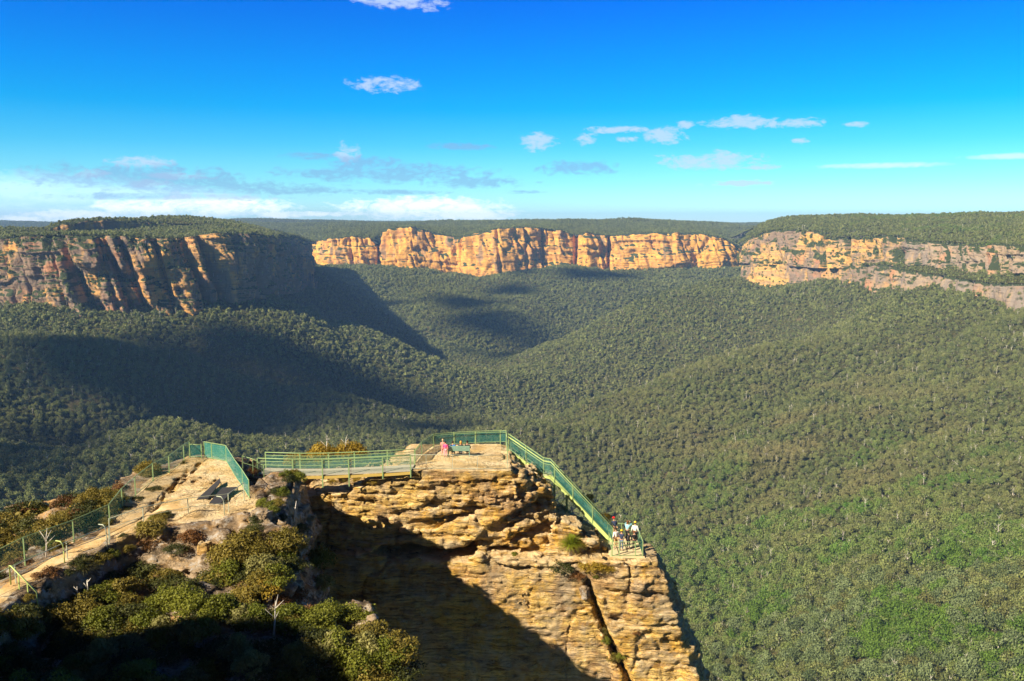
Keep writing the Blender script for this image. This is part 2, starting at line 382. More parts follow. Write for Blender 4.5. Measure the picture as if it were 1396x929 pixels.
cliff('right_lower_cliff', [(1015,360,376,2230),(1022,357,374,2190),(1060,359,377,2090),(1100,361,379,2000),(1150,363,381,1900),(1205,361,381,1770),(1232,368,384,1690),(1260,372,394,1610),(1300,378,404,1510),(1340,386,416,1420),(1365,388,420,1360),(1396,388,420,1300),(1450,390,420,1220),(1520,396,412,1150)],
      'r', M_cr, 2.2, 32, .3, 8, [(1185,6,18,.6),(1215,10,30,.5),(1285,8,20,.4),(1325,8,20,.4)], 'lower broken rock band below the right plateau', 45, down=25, gul=2)
# plateaus
sheet('left_plateau', [[(-140,331,1575),(0,326,1505),(31,321,1480),(86,321,1470),(165,321,1495),(241,326,1530),(300,317,1575),(335,317,1625),(355,319,1705),(366,322,1865),(382,320,2165),(398,327,2465),(425,331,2715)],
   [(-140,324,1640),(0,323,1620),(86,318,1640),(182,317,1740),(262,311,1830),(300,309,1760),(335,312,1840),(360,318,2000),(385,319,2350),(420,326,2760),(430,330,2780)],
   [(-140,315,1800),(0,313,1790),(70,313,1700),(86,303,1690),(138,299,1740),(182,302,1790),(241,294,1950),(286,298,2080),(344,309,2250),(385,318,2420),(425,330,2800)],
   [(-1500,2000,-60),(-1300,2100,-50),(-1100,2100,-45),(-1000,2300,-40),(-980,2300,-40),(-950,2400,-40),(-900,2400,-40),(-850,2500,-45),(-800,2600,-60),(-780,2700,-80),(-700,2900,-90)]], 260, 90, 7, 'bushy top of the left headland with its low dome')
sheet('far_plateau', [[(400,334,3300),(440,328,3100),(480,323,3056),(505,326,3070),(519,334,3150),(535,311,3036),(560,309,3016),(590,318,3036),(625,325,3036),(640,320,2996),(680,312,2966),(715,310,2996),(765,315,3016),(785,322,3036),(800,317,3006),(830,323,3036),(870,318,2996),(950,318,2996),(985,325,2980),(1005,335,3010),(1015,344,3070),(1022,351,3220),(1060,352,3450)],
   [(400,322,3500),(440,318,3400),(520,314,3400),(560,308,3350),(600,313,3400),(660,310,3400),(715,307,3400),(760,306,3400),(830,312,3400),(900,310,3400),(950,311,3400),(1000,320,3500),(1060,330,3700)],
   [(330,303.5,4600),(480,304.5,4500),(560,304.5,4400),(640,302.5,4300),(700,303,4200),(740,300,4000),(765,298,3900),(800,299,3900),(860,300,3900),(900,301,4000),(960,303,4200),(1010,308,4200),(1060,314,4300)],
   [(-1800,5200,-60),(-900,5200,-60),(-300,5200,-60),(0,5000,-60),(300,4800,-60),(900,4800,-60),(1400,4900,-80),(1700,5200,-90)]], 300, 80, 12, 'wooded plateau behind the far cliffs')
sheet('right_plateau', [[(1004,334,2400),(1024,324,2246),(1040,317,2194),(1060,313,2144),(1116,315,2014),(1126,325,1984),(1210,320,1814),(1270,329,1674),(1340,333,1514),(1396,334,1384),(1450,334,1294),(1520,334,1214)],
   [(1030,312,2480),(1044,308,2380),(1060,305,2320),(1085,303,2250),(1120,305,2150),(1180,308,2000),(1240,312,1880),(1300,313,1760),(1360,313,1650),(1396,313,1600),(1450,312,1500),(1520,312,1400)],
   [(1048,303,2700),(1062,299,2620),(1080,297,2560),(1130,296,2480),(1180,294.5,2400),(1230,294,2300),(1290,294,2200),(1350,292,2100),(1396,290,2050),(1450,289,1950),(1520,288,1850)],
   [(800,3300,-60),(1100,3200,-50),(1500,3100,-40),(1900,2900,-40),(2300,2600,-40)]], 240, 80, 7, 'wooded plateau above the right cliff')
sheet('right_ledge', [[(1004,358,2235),(1022,357,2200),(1060,359,2100),(1100,361,2010),(1150,363,1910),(1205,361,1780),(1260,372,1620),(1300,378,1520),(1340,385,1430),(1396,387,1310),(1450,389,1230),(1520,395,1160)],
   [(1004,351,2300),(1024,352,2238),(1060,354,2138),(1116,357,2008),(1170,358,1888),(1210,358,1808),(1240,356,1738),(1300,359,1598),(1340,366,1508),(1396,363,1378),(1450,363,1288),(1520,363,1208)],
   [(1004,346,2350),(1024,346,2290),(1116,350,2060),(1210,350,1860),(1300,351,1650),(1396,355,1430),(1520,356,1260)]], 240, 24, 2, 'wooded ledge between the two right cliff bands')
# farther ridges and the ground out to the horizon
xs = np.linspace(-1, 1, 240)
def ridge(name, Y0, top, seed, amp, label, depth=1500):
    Yr = Y0+np.linspace(0, 1, 30)**1.0*depth
    GU_, GY_ = np.meshgrid(xs, Yr, indexing='ij'); x = GU_*GY_*.95
    t = (GY_-Y0)/depth
    z = top - 60 + 60*np.sin(np.clip(t*1.6, 0, 1)*math.pi/2) + fbm(x, GY_, 0*x, 900, 4, seed)*amp
    o = mesh_np(name, np.stack([x, GY_, z], -1).reshape(-1, 3), grid_faces(*x.shape), M_floor); tag(o, label, kind='structure'); forest_src.append((x, GY_, z, 'ridge'))
ridge('distant_hills', 5000, -5, 51, 38, 'low wooded hills on the horizon', 2200)
g = mesh_np('outer_ground', np.array([[x, y, z] for x, y, z in ((-9000,-3000,-520),(9000,-3000,-520),(9000,5600,-520),(-9000,5600,-520),(9000,11500,-130),(-9000,11500,-130))]), np.array([[0,1,2,3],[3,2,4,5]]), M_floor)
tag(g, 'forested land reaching the horizon', kind='structure')
# ================================================================ FOREST
M_leaf_f = leaf_mat('forest_leaf', (.030,.060,.018), (.29,.33,.10), attr=((.10,.215,.020), (.30,.25,.11)), trans=.22, rough=.65)
M_leaf_g = leaf_mat('gum_leaf_grey', (.065,.095,.032), (.22,.27,.11), trans=.2)
M_leaf_b = leaf_mat('gum_leaf_green', (.065,.125,.012), (.15,.245,.03), trans=.25)
M_leaf_o = leaf_mat('gum_leaf_olive', (.075,.080,.02), (.18,.185,.055), trans=.2)
M_bark = flat((.58,.54,.45), .8, .1, .4, 'pale_bark')
def leaf_cloud(rnd, centers, per, size, up=.35, squash=.75, jitter=.12):
    """leaf-sized quads laid over the surface of many small clumps"""
    V = []; Fc = []
    c = np.array([q[:3] for q in centers]); r = np.array([q[3] for q in centers])
    cnt = np.maximum(3, (per*(r/r.mean())**2)).astype(int); idx = np.repeat(np.arange(len(c)), cnt); n = len(idx)
    d = rnd.normal(size=(n, 3)); d[:, 2] = d[:, 2]*.8+up; d /= np.linalg.norm(d, axis=1)[:, None]
    p = c[idx]+d*r[idx][:, None]*np.array([1, 1, squash])*(1+rnd.normal(size=(n, 1))*jitter)
    nrm = d+rnd.normal(size=(n, 3))*.55; nrm /= np.linalg.norm(nrm, axis=1)[:, None]
    a = np.cross(nrm, rnd.normal(size=(n, 3))); a /= np.linalg.norm(a, axis=1)[:, None]; b = np.cross(nrm, a)
    s = size*(.6+.8*rnd.random((n, 1))); w = s*(.45+.3*rnd.random((n, 1)))
    V = np.stack([p-a*s, p+b*w*.9, p+a*s, p-b*w], 1).reshape(-1, 3)
    return V, np.arange(n*4).reshape(n, 4)
def crown_centers(rnd, R0, H0, n, rc, base):
    out = []
    for i in range(n):
        th = rnd.random()*6.283; q = math.sqrt(rnd.random()); hh = rnd.random()
        rr = R0*q*(1-.55*hh**2); out.append((rr*math.cos(th), rr*math.sin(th), base+H0*hh*(1-.35*q), rc*(.65+.7*rnd.random())))
    return out
def make_crown(name, seed, R0, H0, n, rc, base, per, size, mat, par=None):
    r = np.random.default_rng(seed); V, Fq = leaf_cloud(r, crown_centers(r, R0, H0, n, rc, base), per, size)
    return mesh_np(name, V, Fq, mat, par, smooth=False)
def trunk_mb(seed, H, r0, spread, nb=5, base=-1.5):
    r = random.Random(seed); m = MB(); lx, ly = r.uniform(-.06, .06)*H, r.uniform(-.06, .06)*H
    m.tube([(0,0,base), (lx*.3, ly*.3, H*.3), (lx*.8, ly*.5, H*.6), (lx, ly, H*.95)], [r0*1.2, r0, r0*.7, r0*.25], 6)
    for i in range(nb):
        z = H*r.uniform(.35, .75); a = r.random()*6.28; l = spread*r.uniform(.6, 1)
        m.tube([(lx*z/H, ly*z/H, z), (lx+math.cos(a)*l*.5, ly+math.sin(a)*l*.5, z+l*.45), (lx+math.cos(a)*l, ly+math.sin(a)*l, z+l*.8)], [r0*.45, r0*.3, r0*.08], 5)
    return m
# prototypes for the forest mass (kept out of the scene, instanced by one object)
protoC = bpy.data.collections.new('forest_protos')
def proto(name, crown, trunk):
    me = crown.data; me.materials.append(M_bark)
    bm = bmesh.new(); bm.from_mesh(me); n0 = len(bm.faces)
    bm.from_mesh(trunk.data); bm.faces.ensure_lookup_table()
    for f in list(bm.faces)[n0:]: f.material_index = 1
    bm.to_mesh(me); bm.free()
    tm = trunk.data; bpy.data.objects.remove(trunk); COL.objects.unlink(crown); protoC.objects.link(crown); return crown
for k in range(5):   # near/mid crowns, unit crown radius ~1
    c = make_crown('p%d' % k, 100+k, .78, .9, 26, .34, .25, 14, .12, M_leaf_f)
    proto(c.name, c, trunk_mb(k, 1.0, .045, .6, 4, -1.6).build('t', M_bark))
for k in range(3):   # distant ones, fewer faces
    c = make_crown('q%d' % k, 130+k, .75, .8, 9, .45, .2, 9, .26, M_leaf_f)
    proto(c.name, c, trunk_mb(k+9, 1.0, .05, .5, 1, -1.6).build('t', M_bark))
for k in range(2):   # pale dead trees and bare crowns
    c = make_crown('r%d' % k, 160+k, .5, .5, 5, .22, .7, 8, .12, M_leaf_f)
    proto(c.name, c, trunk_mb(k+30, 1.7, .05, .7, 7, -1.6).build('t', M_bark))
pts = []
def pix(x, y, z):
    d = y*CT-z*ST; return 698+F*x/d, 464.5-F*(y*ST+z*CT)/d
for X, Y, Z, kind in forest_src:
    a = np.stack([X, Y, Z], -1); p0, p1, p2, p3 = a[:-1,:-1], a[1:,:-1], a[1:,1:], a[:-1,1:]
    nr = np.cross(p1-p0, p3-p0); ar = np.linalg.norm(nr, axis=-1); nzz = np.abs(nr[..., 2])/(ar+1e-9)
    cY = p0[..., 1]; hor = ar*nzz                     # plan area
    sp = np.clip(3.3+cY*.0010, 3.6, 8.0)*(1.0 if kind == 'valley' else .9)
    dens = 1/sp**2
    if kind == 'cliff': dens = np.where(cY > 2500, np.where(nzz > .7, .02, 0), 1)*np.where(nzz > .5, .03, np.where(nzz > .3, .008, 0))
    if kind == 'ridge': dens = dens*.25
    c = (p0+p2)/2; u, v = pix(c[..., 0], c[..., 1], c[..., 2]); ok = (u > -110) & (u < 1506) & (v > 250) & (v < 1030) & (c[..., 1] > 380)
    lam = np.where(ok, hor*dens, 0); cnt = rng.poisson(lam).ravel(); idx = np.repeat(np.arange(cnt.size), cnt)
    s, t = rng.random((2, len(idx), 1))
    A = [q.reshape(-1, 3)[idx] for q in (p0, p1, p2, p3)]
    q = A[0]*(1-s)*(1-t)+A[1]*s*(1-t)+A[2]*s*t+A[3]*(1-s)*t
    pts.append(np.c_[q, np.full(len(q), {'valley': 0, 'cliff': 2}.get(kind, 1))])
pts = np.concatenate(pts)
x, y, z, kd = pts.T; z0 = 0*x
n1 = fbm(x, y, z0, 60, 3, 71); n2 = fbm(x, y, z0, 190, 2, 72)
u, v = pix(x, y, z)
bare = (fbm(x, y, z0, 38, 3, 73) > .36) & (kd == 0) & (rng.random(len(x)) < .6)
keep = ~bare; pts = pts[keep]; x, y, z, kd = pts.T; n1, n2, u, v = n1[keep], n2[keep], u[keep], v[keep]
tint = np.clip(sstep(.0, .28, n1+.25*n2) * np.exp(-((u-1180)/280)**2) * sstep(540, 680, v) * (.6+.6*rng.random(len(x))), 0, 1)
tint *= np.where(rng.random(len(x)) < .3, .4, 1)*1.1; tint = np.clip(tint, 0, 1)
tint = np.maximum(tint, np.where((u > 1160) & (v < 352) & (kd > 0), sstep(.1, .4, n1)*.45, 0))
lowland = np.exp(-((u-940)/150)**2-((v-790)/130)**2); tint = np.maximum(tint, lowland*.7*(rng.random(len(x)) < .6))
dry = np.clip(.25*rng.random(len(x))+.5*np.exp(-((u-1080)/280)**2-((v-610)/110)**2)*sstep(-.2, .3, fbm(x, y, 0*x, 45, 3, 75)), 0, 1)
sz = (1.8+2.7*rng.random(len(x))**2.3)*np.where(kd > 0, .72, 1)*(1+.35*sstep(650, 850, v))
dist = np.sqrt(x*x+y*y)
sz *= 1+.35*sstep(1500, 3500, dist); sz *= 1+.28*n2+.2*n1
print('trees', len(x))
# the 300 that show largest stand as individuals
inside = (u > 5) & (u < 1391) & (v > 60) & (v < 935) & (kd == 0) & ((u > 975) | (v < 560)) & (y > 400)
edge = np.interp(v, [560, 620, 700, 760, 830, 900, 940], [700, 720, 800, 880, 910, 950, 965]); inside &= (u > edge+8)
score = np.where(inside, sz/dist, 0); near300 = np.argsort(-score)[:300]
rest = np.ones(len(x), bool); rest[near300] = False
lod = np.where(dist > 1500, 5+rng.integers(0, 3, len(x)), rng.integers(0, 5, len(x)))
lod = np.where(rng.random(len(x)) < .04*(dist < 2200), 8+rng.integers(0, 2, len(x)), lod)
me = bpy.data.meshes.new('forest'); me.vertices.add(int(rest.sum())); me.vertices.foreach_set('co', np.stack([x, y, z+sz*.35], -1)[rest].astype(np.float32).ravel())
for nm, arr in (('size', sz), ('tint', tint), ('dry', dry)):
    at = me.attributes.new(nm, 'FLOAT', 'POINT'); at.data.foreach_set('value', arr[rest].astype(np.float32))
at = me.attributes.new('pick', 'INT', 'POINT'); at.data.foreach_set('value', lod[rest].astype(np.int32))
forest = bpy.data.objects.new('forest', me); COL.objects.link(forest)
tag(forest, 'dense grey-green eucalypt forest covering the valley slopes and plateaus', 'forest', kind='stuff')
ng = bpy.data.node_groups.new('forest', 'GeometryNodeTree')
ng.interface.new_socket('Geometry', in_out='INPUT', socket_type='NodeSocketGeometry'); ng.interface.new_socket('Geometry', in_out='OUTPUT', socket_type='NodeSocketGeometry')
gi = ng.nodes.new('NodeGroupInput'); go = ng.nodes.new('NodeGroupOutput'); ip = ng.nodes.new('GeometryNodeInstanceOnPoints')
ci = ng.nodes.new('GeometryNodeCollectionInfo'); ci.inputs['Collection'].default_value = protoC; ci.inputs['Separate Children'].default_value = True; ci.inputs['Reset Children'].default_value = True
ip.inputs['Pick Instance'].default_value = True
def na(nm, dt):
    q = ng.nodes.new('GeometryNodeInputNamedAttribute'); q.data_type = dt; q.inputs['Name'].default_value = nm; return q.outputs['Attribute']
rv = ng.nodes.new('FunctionNodeRandomValue'); rv.data_type = 'FLOAT_VECTOR'; rv.inputs['Min'].default_value = (-.08, -.08, 0); rv.inputs['Max'].default_value = (.08, .08, 6.28)
rs = ng.nodes.new('FunctionNodeRandomValue'); rs.data_type = 'FLOAT_VECTOR'; rs.inputs['Min'].default_value = (.85, .85, .8); rs.inputs['Max'].default_value = (1.15, 1.15, 1.6); rs.inputs['Seed'].default_value = 5
vm = ng.nodes.new('ShaderNodeVectorMath'); vm.operation = 'SCALE'; ng.links.new(rs.outputs['Value'], vm.inputs[0]); ng.links.new(na('size', 'FLOAT'), vm.inputs['Scale'])
ng.links.new(gi.outputs[0], ip.inputs['Points']); ng.links.new(ci.outputs[0], ip.inputs['Instance']); ng.links.new(na('pick', 'INT'), ip.inputs['Instance Index'])
ng.links.new(rv.outputs['Value'], ip.inputs['Rotation']); ng.links.new(vm.outputs[0], ip.inputs['Scale']); ng.links.new(ip.outputs[0], go.inputs[0])
md = forest.modifiers.new('forest', 'NODES'); md.node_group = ng
# individual trees
def tree_proto(name, seed, mat, lab, R0, H0, base, n=44, rc=.33):
    t = empty(name, (0,0,0)); tag(t, lab, 'tree', 'nearest trees of the valley forest')
    make_crown('crown', seed, R0, H0, n, rc, base, 26, .085, mat, t)
    trunk_mb(seed, base+H0*.8, .04, .62, 6, -1.2).build('trunk', M_bark, t); return t
tp = []
for k in range(3): tp.append(('g', tree_proto('eucalypt_tree', 200+k, M_leaf_g, 'grey-green eucalypt with a pale trunk among the nearest trees at lower right', .8, .8, .45)))
for k in range(2): tp.append(('b', tree_proto('rainforest_tree', 210+k, M_leaf_b, 'bright green bushy tree among the nearest trees at lower right', .7, 1.0, .2, 40, .36)))
for k in range(2): tp.append(('o', tree_proto('eucalypt_tree', 220+k, M_leaf_o, 'olive brown eucalypt among the nearest trees at lower right', .8, .7, .5, 36, .3)))
used = set()
for i in near300:
    kk = 'b' if tint[i] > .3 and rng.random() < .9 else ('o' if rng.random() < .22 else 'g')
    c = [t for t in tp if t[0] == kk]; t = c[int(rng.integers(len(c)))][1]
    o = t if t.name not in used else copy_tree(t); used.add(t.name)
    o.location = (x[i], y[i], z[i]); o.rotation_euler = (0, 0, rng.random()*6.28); s = sz[i]*1.12; o.scale = (s, s, s*(.9+.5*rng.random()))
# ================================================================ NEAR ROCK (signed distance field -> surface nets)
M_rock = rock_material('sandstone', 'near'); M_grey = rock_material('heath_rock', 'grey')
def poly_sd(X, Y, poly):
    d = np.full(X.shape, 1e9); s = np.ones(X.shape); n = len(poly)
    for i in range(n):
        ax, ay = poly[i]; bx, by = poly[i-1]
        ex, ey = bx-ax, by-ay; wx, wy = X-ax, Y-ay
        k = np.clip((wx*ex+wy*ey)/(ex*ex+ey*ey), 0, 1); d = np.minimum(d, (wx-ex*k)**2+(wy-ey*k)**2)
        c1 = Y >= ay; c2 = Y < by; c3 = ex*wy > ey*wx
        fl = (c1 & c2 & c3) | (~c1 & ~c2 & ~c3); s = np.where(fl, -s, s)
    return (s*np.sqrt(d)).astype(np.float32)
def surface_nets(D, org, h):
    S = D < 0
    nx, ny, nz = D.shape
    acc = np.zeros((nx-1, ny-1, nz-1, 3), np.float32); cnt = np.zeros((nx-1, ny-1, nz-1), np.int16)
    def sl(ax, o):   # slices of the lattice
        r = [slice(0, -1)]*3; 
        return r
    edges = []
    for ax in range(3):
        a = [slice(None)]*3; b = [slice(None)]*3; a[ax] = slice(0, -1); b[ax] = slice(1, None)
        cr = S[tuple(a)] != S[tuple(b)]; i = np.argwhere(cr)
        da = D[tuple(a)][cr]; db = D[tuple(b)][cr]; t = da/(da-db)
        pos = i.astype(np.float32); pos[:, ax] += t; o1, o2 = [q for q in range(3) if q != ax]
        for u in (0, 1):
            for v in (0, 1):
                c = i.copy(); c[:, o1] -= u; c[:, o2] -= v
                ok = (c >= 0).all(1) & (c[:, 0] < nx-1) & (c[:, 1] < ny-1) & (c[:, 2] < nz-1); cc = c[ok]
                fi = np.ravel_multi_index(cc.T, cnt.shape)
                np.add.at(cnt.reshape(-1), fi, 1)
                for k in range(3): np.add.at(acc.reshape(-1, 3)[:, k], fi, pos[ok, k])
        edges.append((ax, i, S[tuple(a)][cr]))
    m = cnt > 0; ids = np.full(cnt.shape, -1, np.int64); ids[m] = np.arange(m.sum())
    V = acc[m]/cnt[m][:, None]*h + np.array(org, np.float32)
    Fq = []
    for ax, i, ins in edges:
        o1, o2 = [q for q in range(3) if q != ax]
        ok = (i[:, o1] > 0) & (i[:, o2] > 0) & (i[:, o1] < cnt.shape[o1]) & (i[:, o2] < cnt.shape[o2]); i = i[ok]; ins = ins[ok]
        def g(u, v):
            c = i.copy(); c[:, o1] -= u; c[:, o2] -= v; return ids[c[:, 0], c[:, 1], c[:, 2]]
        q = np.stack([g(1, 1), g(0, 1), g(0, 0), g(1, 0)], -1)
        fl = ins if ax != 1 else ~ins
        q = np.where(fl[:, None], q, q[:, ::-1]); Fq.append(q[(q >= 0).all(1)])
    return V, np.concatenate(Fq)
def strata(x, y, z, s=1.0, seed=0):
    zb = z + .55*vn(x/11, y/11, z/30, seed) + .16*vn(x/2.7, y/2.7, z/6, seed+1)
    a = vn(x/9, y/9, zb/1.15, seed+2); b = vn(x/3.5, y/3.5, zb/.42, seed+3); c = vn(x/1.6, y/1.6, zb/.17, seed+4)
    g1 = vn(x/14, y/14, zb/.8, seed+6); g2 = vn(x/6, y/6, zb/.33, seed+7)
    return (.34*sstep(-.06, .06, a)-.17 + .20*sstep(-.07, .07, b)-.10 + .06*c - .30*np.exp(-(g1/.07)**2) - .13*np.exp(-(g2/.10)**2))*s
def bricks(x, y, z, h, w, seed):
    zb = z/h + .35*vn(x/4, y/4, z/3, seed) + .15*vn(x/1.1, y/1.1, z, seed+1); k = np.floor(zb).astype(np.int32); fz = zb-k
    hk = _T[k & 31, (k*7+seed) & 31, 5]; ww = w*(.6+1.3*hk)
    u = (x+.35*y)/ww + hk*37 + .25*vn(x/.9, y/.9, z/.7, seed+3); i = np.floor(u).astype(np.int32); fu = u-i
    v = _T[i & 31, k & 31, (seed+i*3) & 31]
    ez = np.minimum(fz, 1-fz)*h; eu = np.minimum(fu, 1-fu)*ww
    return (v-.5), np.exp(-(ez/.05)**2)*(hk > .35), np.exp(-(eu/.06)**2)*(v > .45)
def blocks(x, y, z, seed):
    k = np.abs(vn(x/2.3, y/2.3, z/4.0, seed)); q = np.abs(vn(x/.9, y/.9, z/.8, seed+2))
    return -.45*np.exp(-(k/.06)**2) - .12*np.exp(-(q/.10)**2)
def rocks(name, org, size, h, base_fn, detail_fn, mat, label, band=1.9):
    nx, ny, nz = [int(s/h) for s in size]
    gx = org[0]+np.arange(nx)*h; gy = org[1]+np.arange(ny)*h; gz = org[2]+np.arange(nz)*h
    X2, Y2 = np.meshgrid(gx, gy, indexing='ij')
    D = base_fn(X2, Y2, gz)
    i = np.argwhere(np.abs(D) < band)
    x = gx[i[:, 0]].astype(np.float32); y = gy[i[:, 1]].astype(np.float32); z = gz[i[:, 2]].astype(np.float32)
    D[i[:, 0], i[:, 1], i[:, 2]] += detail_fn(x, y, z).astype(np.float32)
    D[0] = D[-1] = 1; D[:, 0] = D[:, -1] = 1; D[:, :, 0] = 1; D[:, :, -1] = 1
    V, Fq = surface_nets(D, org, h)
    nf = np.cross(V[Fq[:, 2]]-V[Fq[:, 0]], V[Fq[:, 3]]-V[Fq[:, 1]]); nv = np.zeros_like(V)
    for k in range(4): np.add.at(nv, Fq[:, k], nf)
    nv /= np.linalg.norm(nv, axis=1)[:, None]+1e-9; x_, y_, z_ = V.T; flat_ = sstep(.97, .8, nv[:, 2])*.85+.15
    V = V + nv*((.10*vn(x_/.5, y_/.5, z_/.28, 61)+.07*vn(x_/.28, y_/.28, z_/.16, 62))*flat_)[:, None]
    o = mesh_np(name, V, Fq, mat); tag(o, label, kind='structure'); return o
def smin(a, b, k=.3):
    h = np.clip(.5+.5*(b-a)/k, 0, 1); return b*(1-h)+a*h-k*h*(1-h)
# ---- the pinnacle
A_up = [(-19.5,66.2),(-14,65.6),(-8,65.0),(-3,64.8),(-.2,64.9),(1.8,65.6),(3.3,66.6),(3.4,70),(.4,73.4),(-6,74.6),(-13,73),(-20,72)]
A_lo0 = [(-20,65.6),(-8,64.5),(-1,64.2),(4.6,64.0),(5.3,66),(5,72),(-6,75),(-20,73)]
A_lo1 = [(-23,63.5),(-8,62.4),(4,61.8),(12.2,61.4),(13,64),(11,73),(-6,78),(-23,76)]
B_ = [(3.0,65.2),(5,64.8),(7.4,65.2),(7.9,69),(3.0,71.5)]
C_0 = [(4.9,63.7),(8,63.1),(10.6,63.3),(11.0,65.5),(10.6,68.8),(6,69.5)]
C_1 = [(11.0,61.0),(16,60.2),(17.6,60.6),(18.8,66),(18.4,73),(10,74)]
ZP = -18.6; ZL = -25.0
CR = [(5.6,-26.4),(6.6,-29.5),(8.3,-33),(9.8,-36.5)]
def pin_base(X, Y, gz):
    au, l0, l1, b, c0, c1 = [poly_sd(X, Y, q) for q in (A_up, A_lo0, A_lo1, B_, C_0, C_1)]
    D = np.empty(X.shape+(len(gz),), np.float32)
    LP = lambda P0, P1, t: [(p[0]*(1-t)+q[0]*t, p[1]*(1-t)+q[1]*t) for p, q in zip(P0, P1)]
    topA = ZP + np.clip((-8.5-X)/4, 0, 1)*-1.7 - np.clip((X+.1)/3.4, 0, 1)**.8*2.0 - np.clip((Y-73)/6, 0, 1)*3
    topB = -22.5 - .52*np.clip(X-3.3, 0, 9) 
    topL = -25.2 - .06*np.clip(X, 0, 9)
    for k, z in enumerate(gz):
        a = np.maximum(au, z-topA); a = np.maximum(a, -24.9-z)
        t = np.clip((-24-z)/22, 0, 1); lo = np.maximum(poly_sd(X, Y, LP(A_lo0, A_lo1, t)) if z < -23.8 else l0, z-topL)
        bb = np.maximum(b - .04*(-22-z), z-topB); bb = np.maximum(bb, -27-z)
        cc = np.maximum(poly_sd(X, Y, LP(C_0, C_1, t)) if z < -23.8 else c0, z-ZL)
        D[..., k] = np.minimum(smin(a, lo, .4), np.minimum(bb, cc))
    return D
LEDG = [  # x0,z0 .. x1,z1 curve, depth, height : undercuts in the bright face
    ([(-11,-24.9),(-7.8,-24.5),(-5.2,-24.8),(-3.4,-24.7),(-2.6,-24.1)], .95, .45), ([(-3.4,-24.1),(-.6,-24.1),(1.2,-23.7),(3.6,-22.6)], .95, .22),
    ([(-1.8,-22.9),(-.4,-22.3),(1.7,-21.3),(2.6,-20.7)], .9, .42), ([(-4.6,-21.6),(-3.2,-21.5),(-2.2,-21.6)], .6, .22), ([(-6.9,-21.3),(-5.8,-20.9)], .5, .18),
    ([(-9,-23.1),(-5.5,-22.3),(-3,-22.0)], .5, .10), ([(-2.2,-23.3),(-.8,-23.0),(.2,-22.9)], .5, .2), ([(4,-23.9),(5.4,-23.6)], .5, .2), ([(5.4,-24.6),(6.6,-24.9)], .6, .25),
    ([(6.2,-29.2),(9,-29.6),(13,-29.9)], .4, .09), ([(7,-31.9),(10,-32.6),(14.4,-33.0)], .4, .1), ([(6.8,-27.2),(11,-27.5)], .35, .08), ([(8.6,-34.6),(12,-35.3),(15.6,-35.2)], .9, .3)]
def pin_detail(x, y, z):
    topz = sstep(.9, .15, ZP - z)*sstep(.4, -1.2, x)*(x > -9)        # calm the flat top
    calm = 1-.93*topz
    low = sstep(-25.0, -27, z)
    d = -.34*vn(x/6, y/6, z/5, 3) - .16*vn(x/2.2, y/2.2, z/2.0, 4)*(1-.5*low)
    d -= strata(x, y, z + .10*np.clip(x+3, 0, 9)*(1-low), (1-.55*low)*.55, 11)
    d -= blocks(x, y, z, 31)*(1-.55*low)
    d -= fbm(x, y, z, .7, 3, 17)*.10
    zt_ = z + .10*np.clip(x+3, 0, 9)*(1-low)
    v1, e1, f1 = bricks(x, y, zt_, .62, 1.5, 3); v2, e2, f2 = bricks(x+5, y, zt_, .24, .7, 8)
    pres = .45+.55*sstep(-.2, .2, vn(x/5, y/5, z/4, 77))
    d -= (v1*.34 - .15*e1 - .13*f1)*pres*(1-.5*low) + (v2*.20 - .08*e2 - .06*f2)*(1-.3*low)
    rub = sstep(-.6, .4, x)*sstep(3.6, 2.6, x)*sstep(-22.2, -20.4, z)   # jumble beside the stairs
    d -= rub*(.55*vn(x/.8, y/.9, z/1.1, 51)+.3*vn(x/.35, y/.4, z/.6, 52))
    d -= sstep(8.5, 10.5, x)*(.75*vn(x/3, y/2.5, z/1.7, 91) + .35*vn(x/1.2, y/1.2, z/.8, 92))*sstep(-25.6, -26.6, z)
    d = d*calm
    for pts_, dep, ht in LEDG:
        px_, pz_ = np.array(pts_).T; ze = np.interp(x, px_, pz_); on = (sstep(px_[0]-.5, px_[0]+.5, x)*sstep(px_[-1]+.4, px_[-1]-.3, x))*(y < 68.5)
        q = (ze - z); g = np.where(q > 0, np.exp(-(q/(ht*1.7))**2), np.exp(-(q/.09)**2))
        d += dep*g*on*(.75+.5*vn(x/.9, y*0, z/.9, 61)) - .22*np.exp(-((q+.45)/.4)**2)*on
    # crack between face and right buttress
    cx_ = np.interp(-z, [-q[1] for q in CR], [q[0] for q in CR]) + .25*vn(z/1.1, 0*z, 0*z, 81)
    on = sstep(-26.2, -27.2, z)
    d += on*1.2*np.exp(-((x-cx_)/.24)**2)*sstep(65.5, 64.5, y + (z+25)*.0)
    return d
pinn = rocks('rock_pinnacle', (-25, 58, -42), (48, 20, 24.2), .125, pin_base, pin_detail, M_rock, 'sunlit golden sandstone pinnacle carrying the lookout platforms')
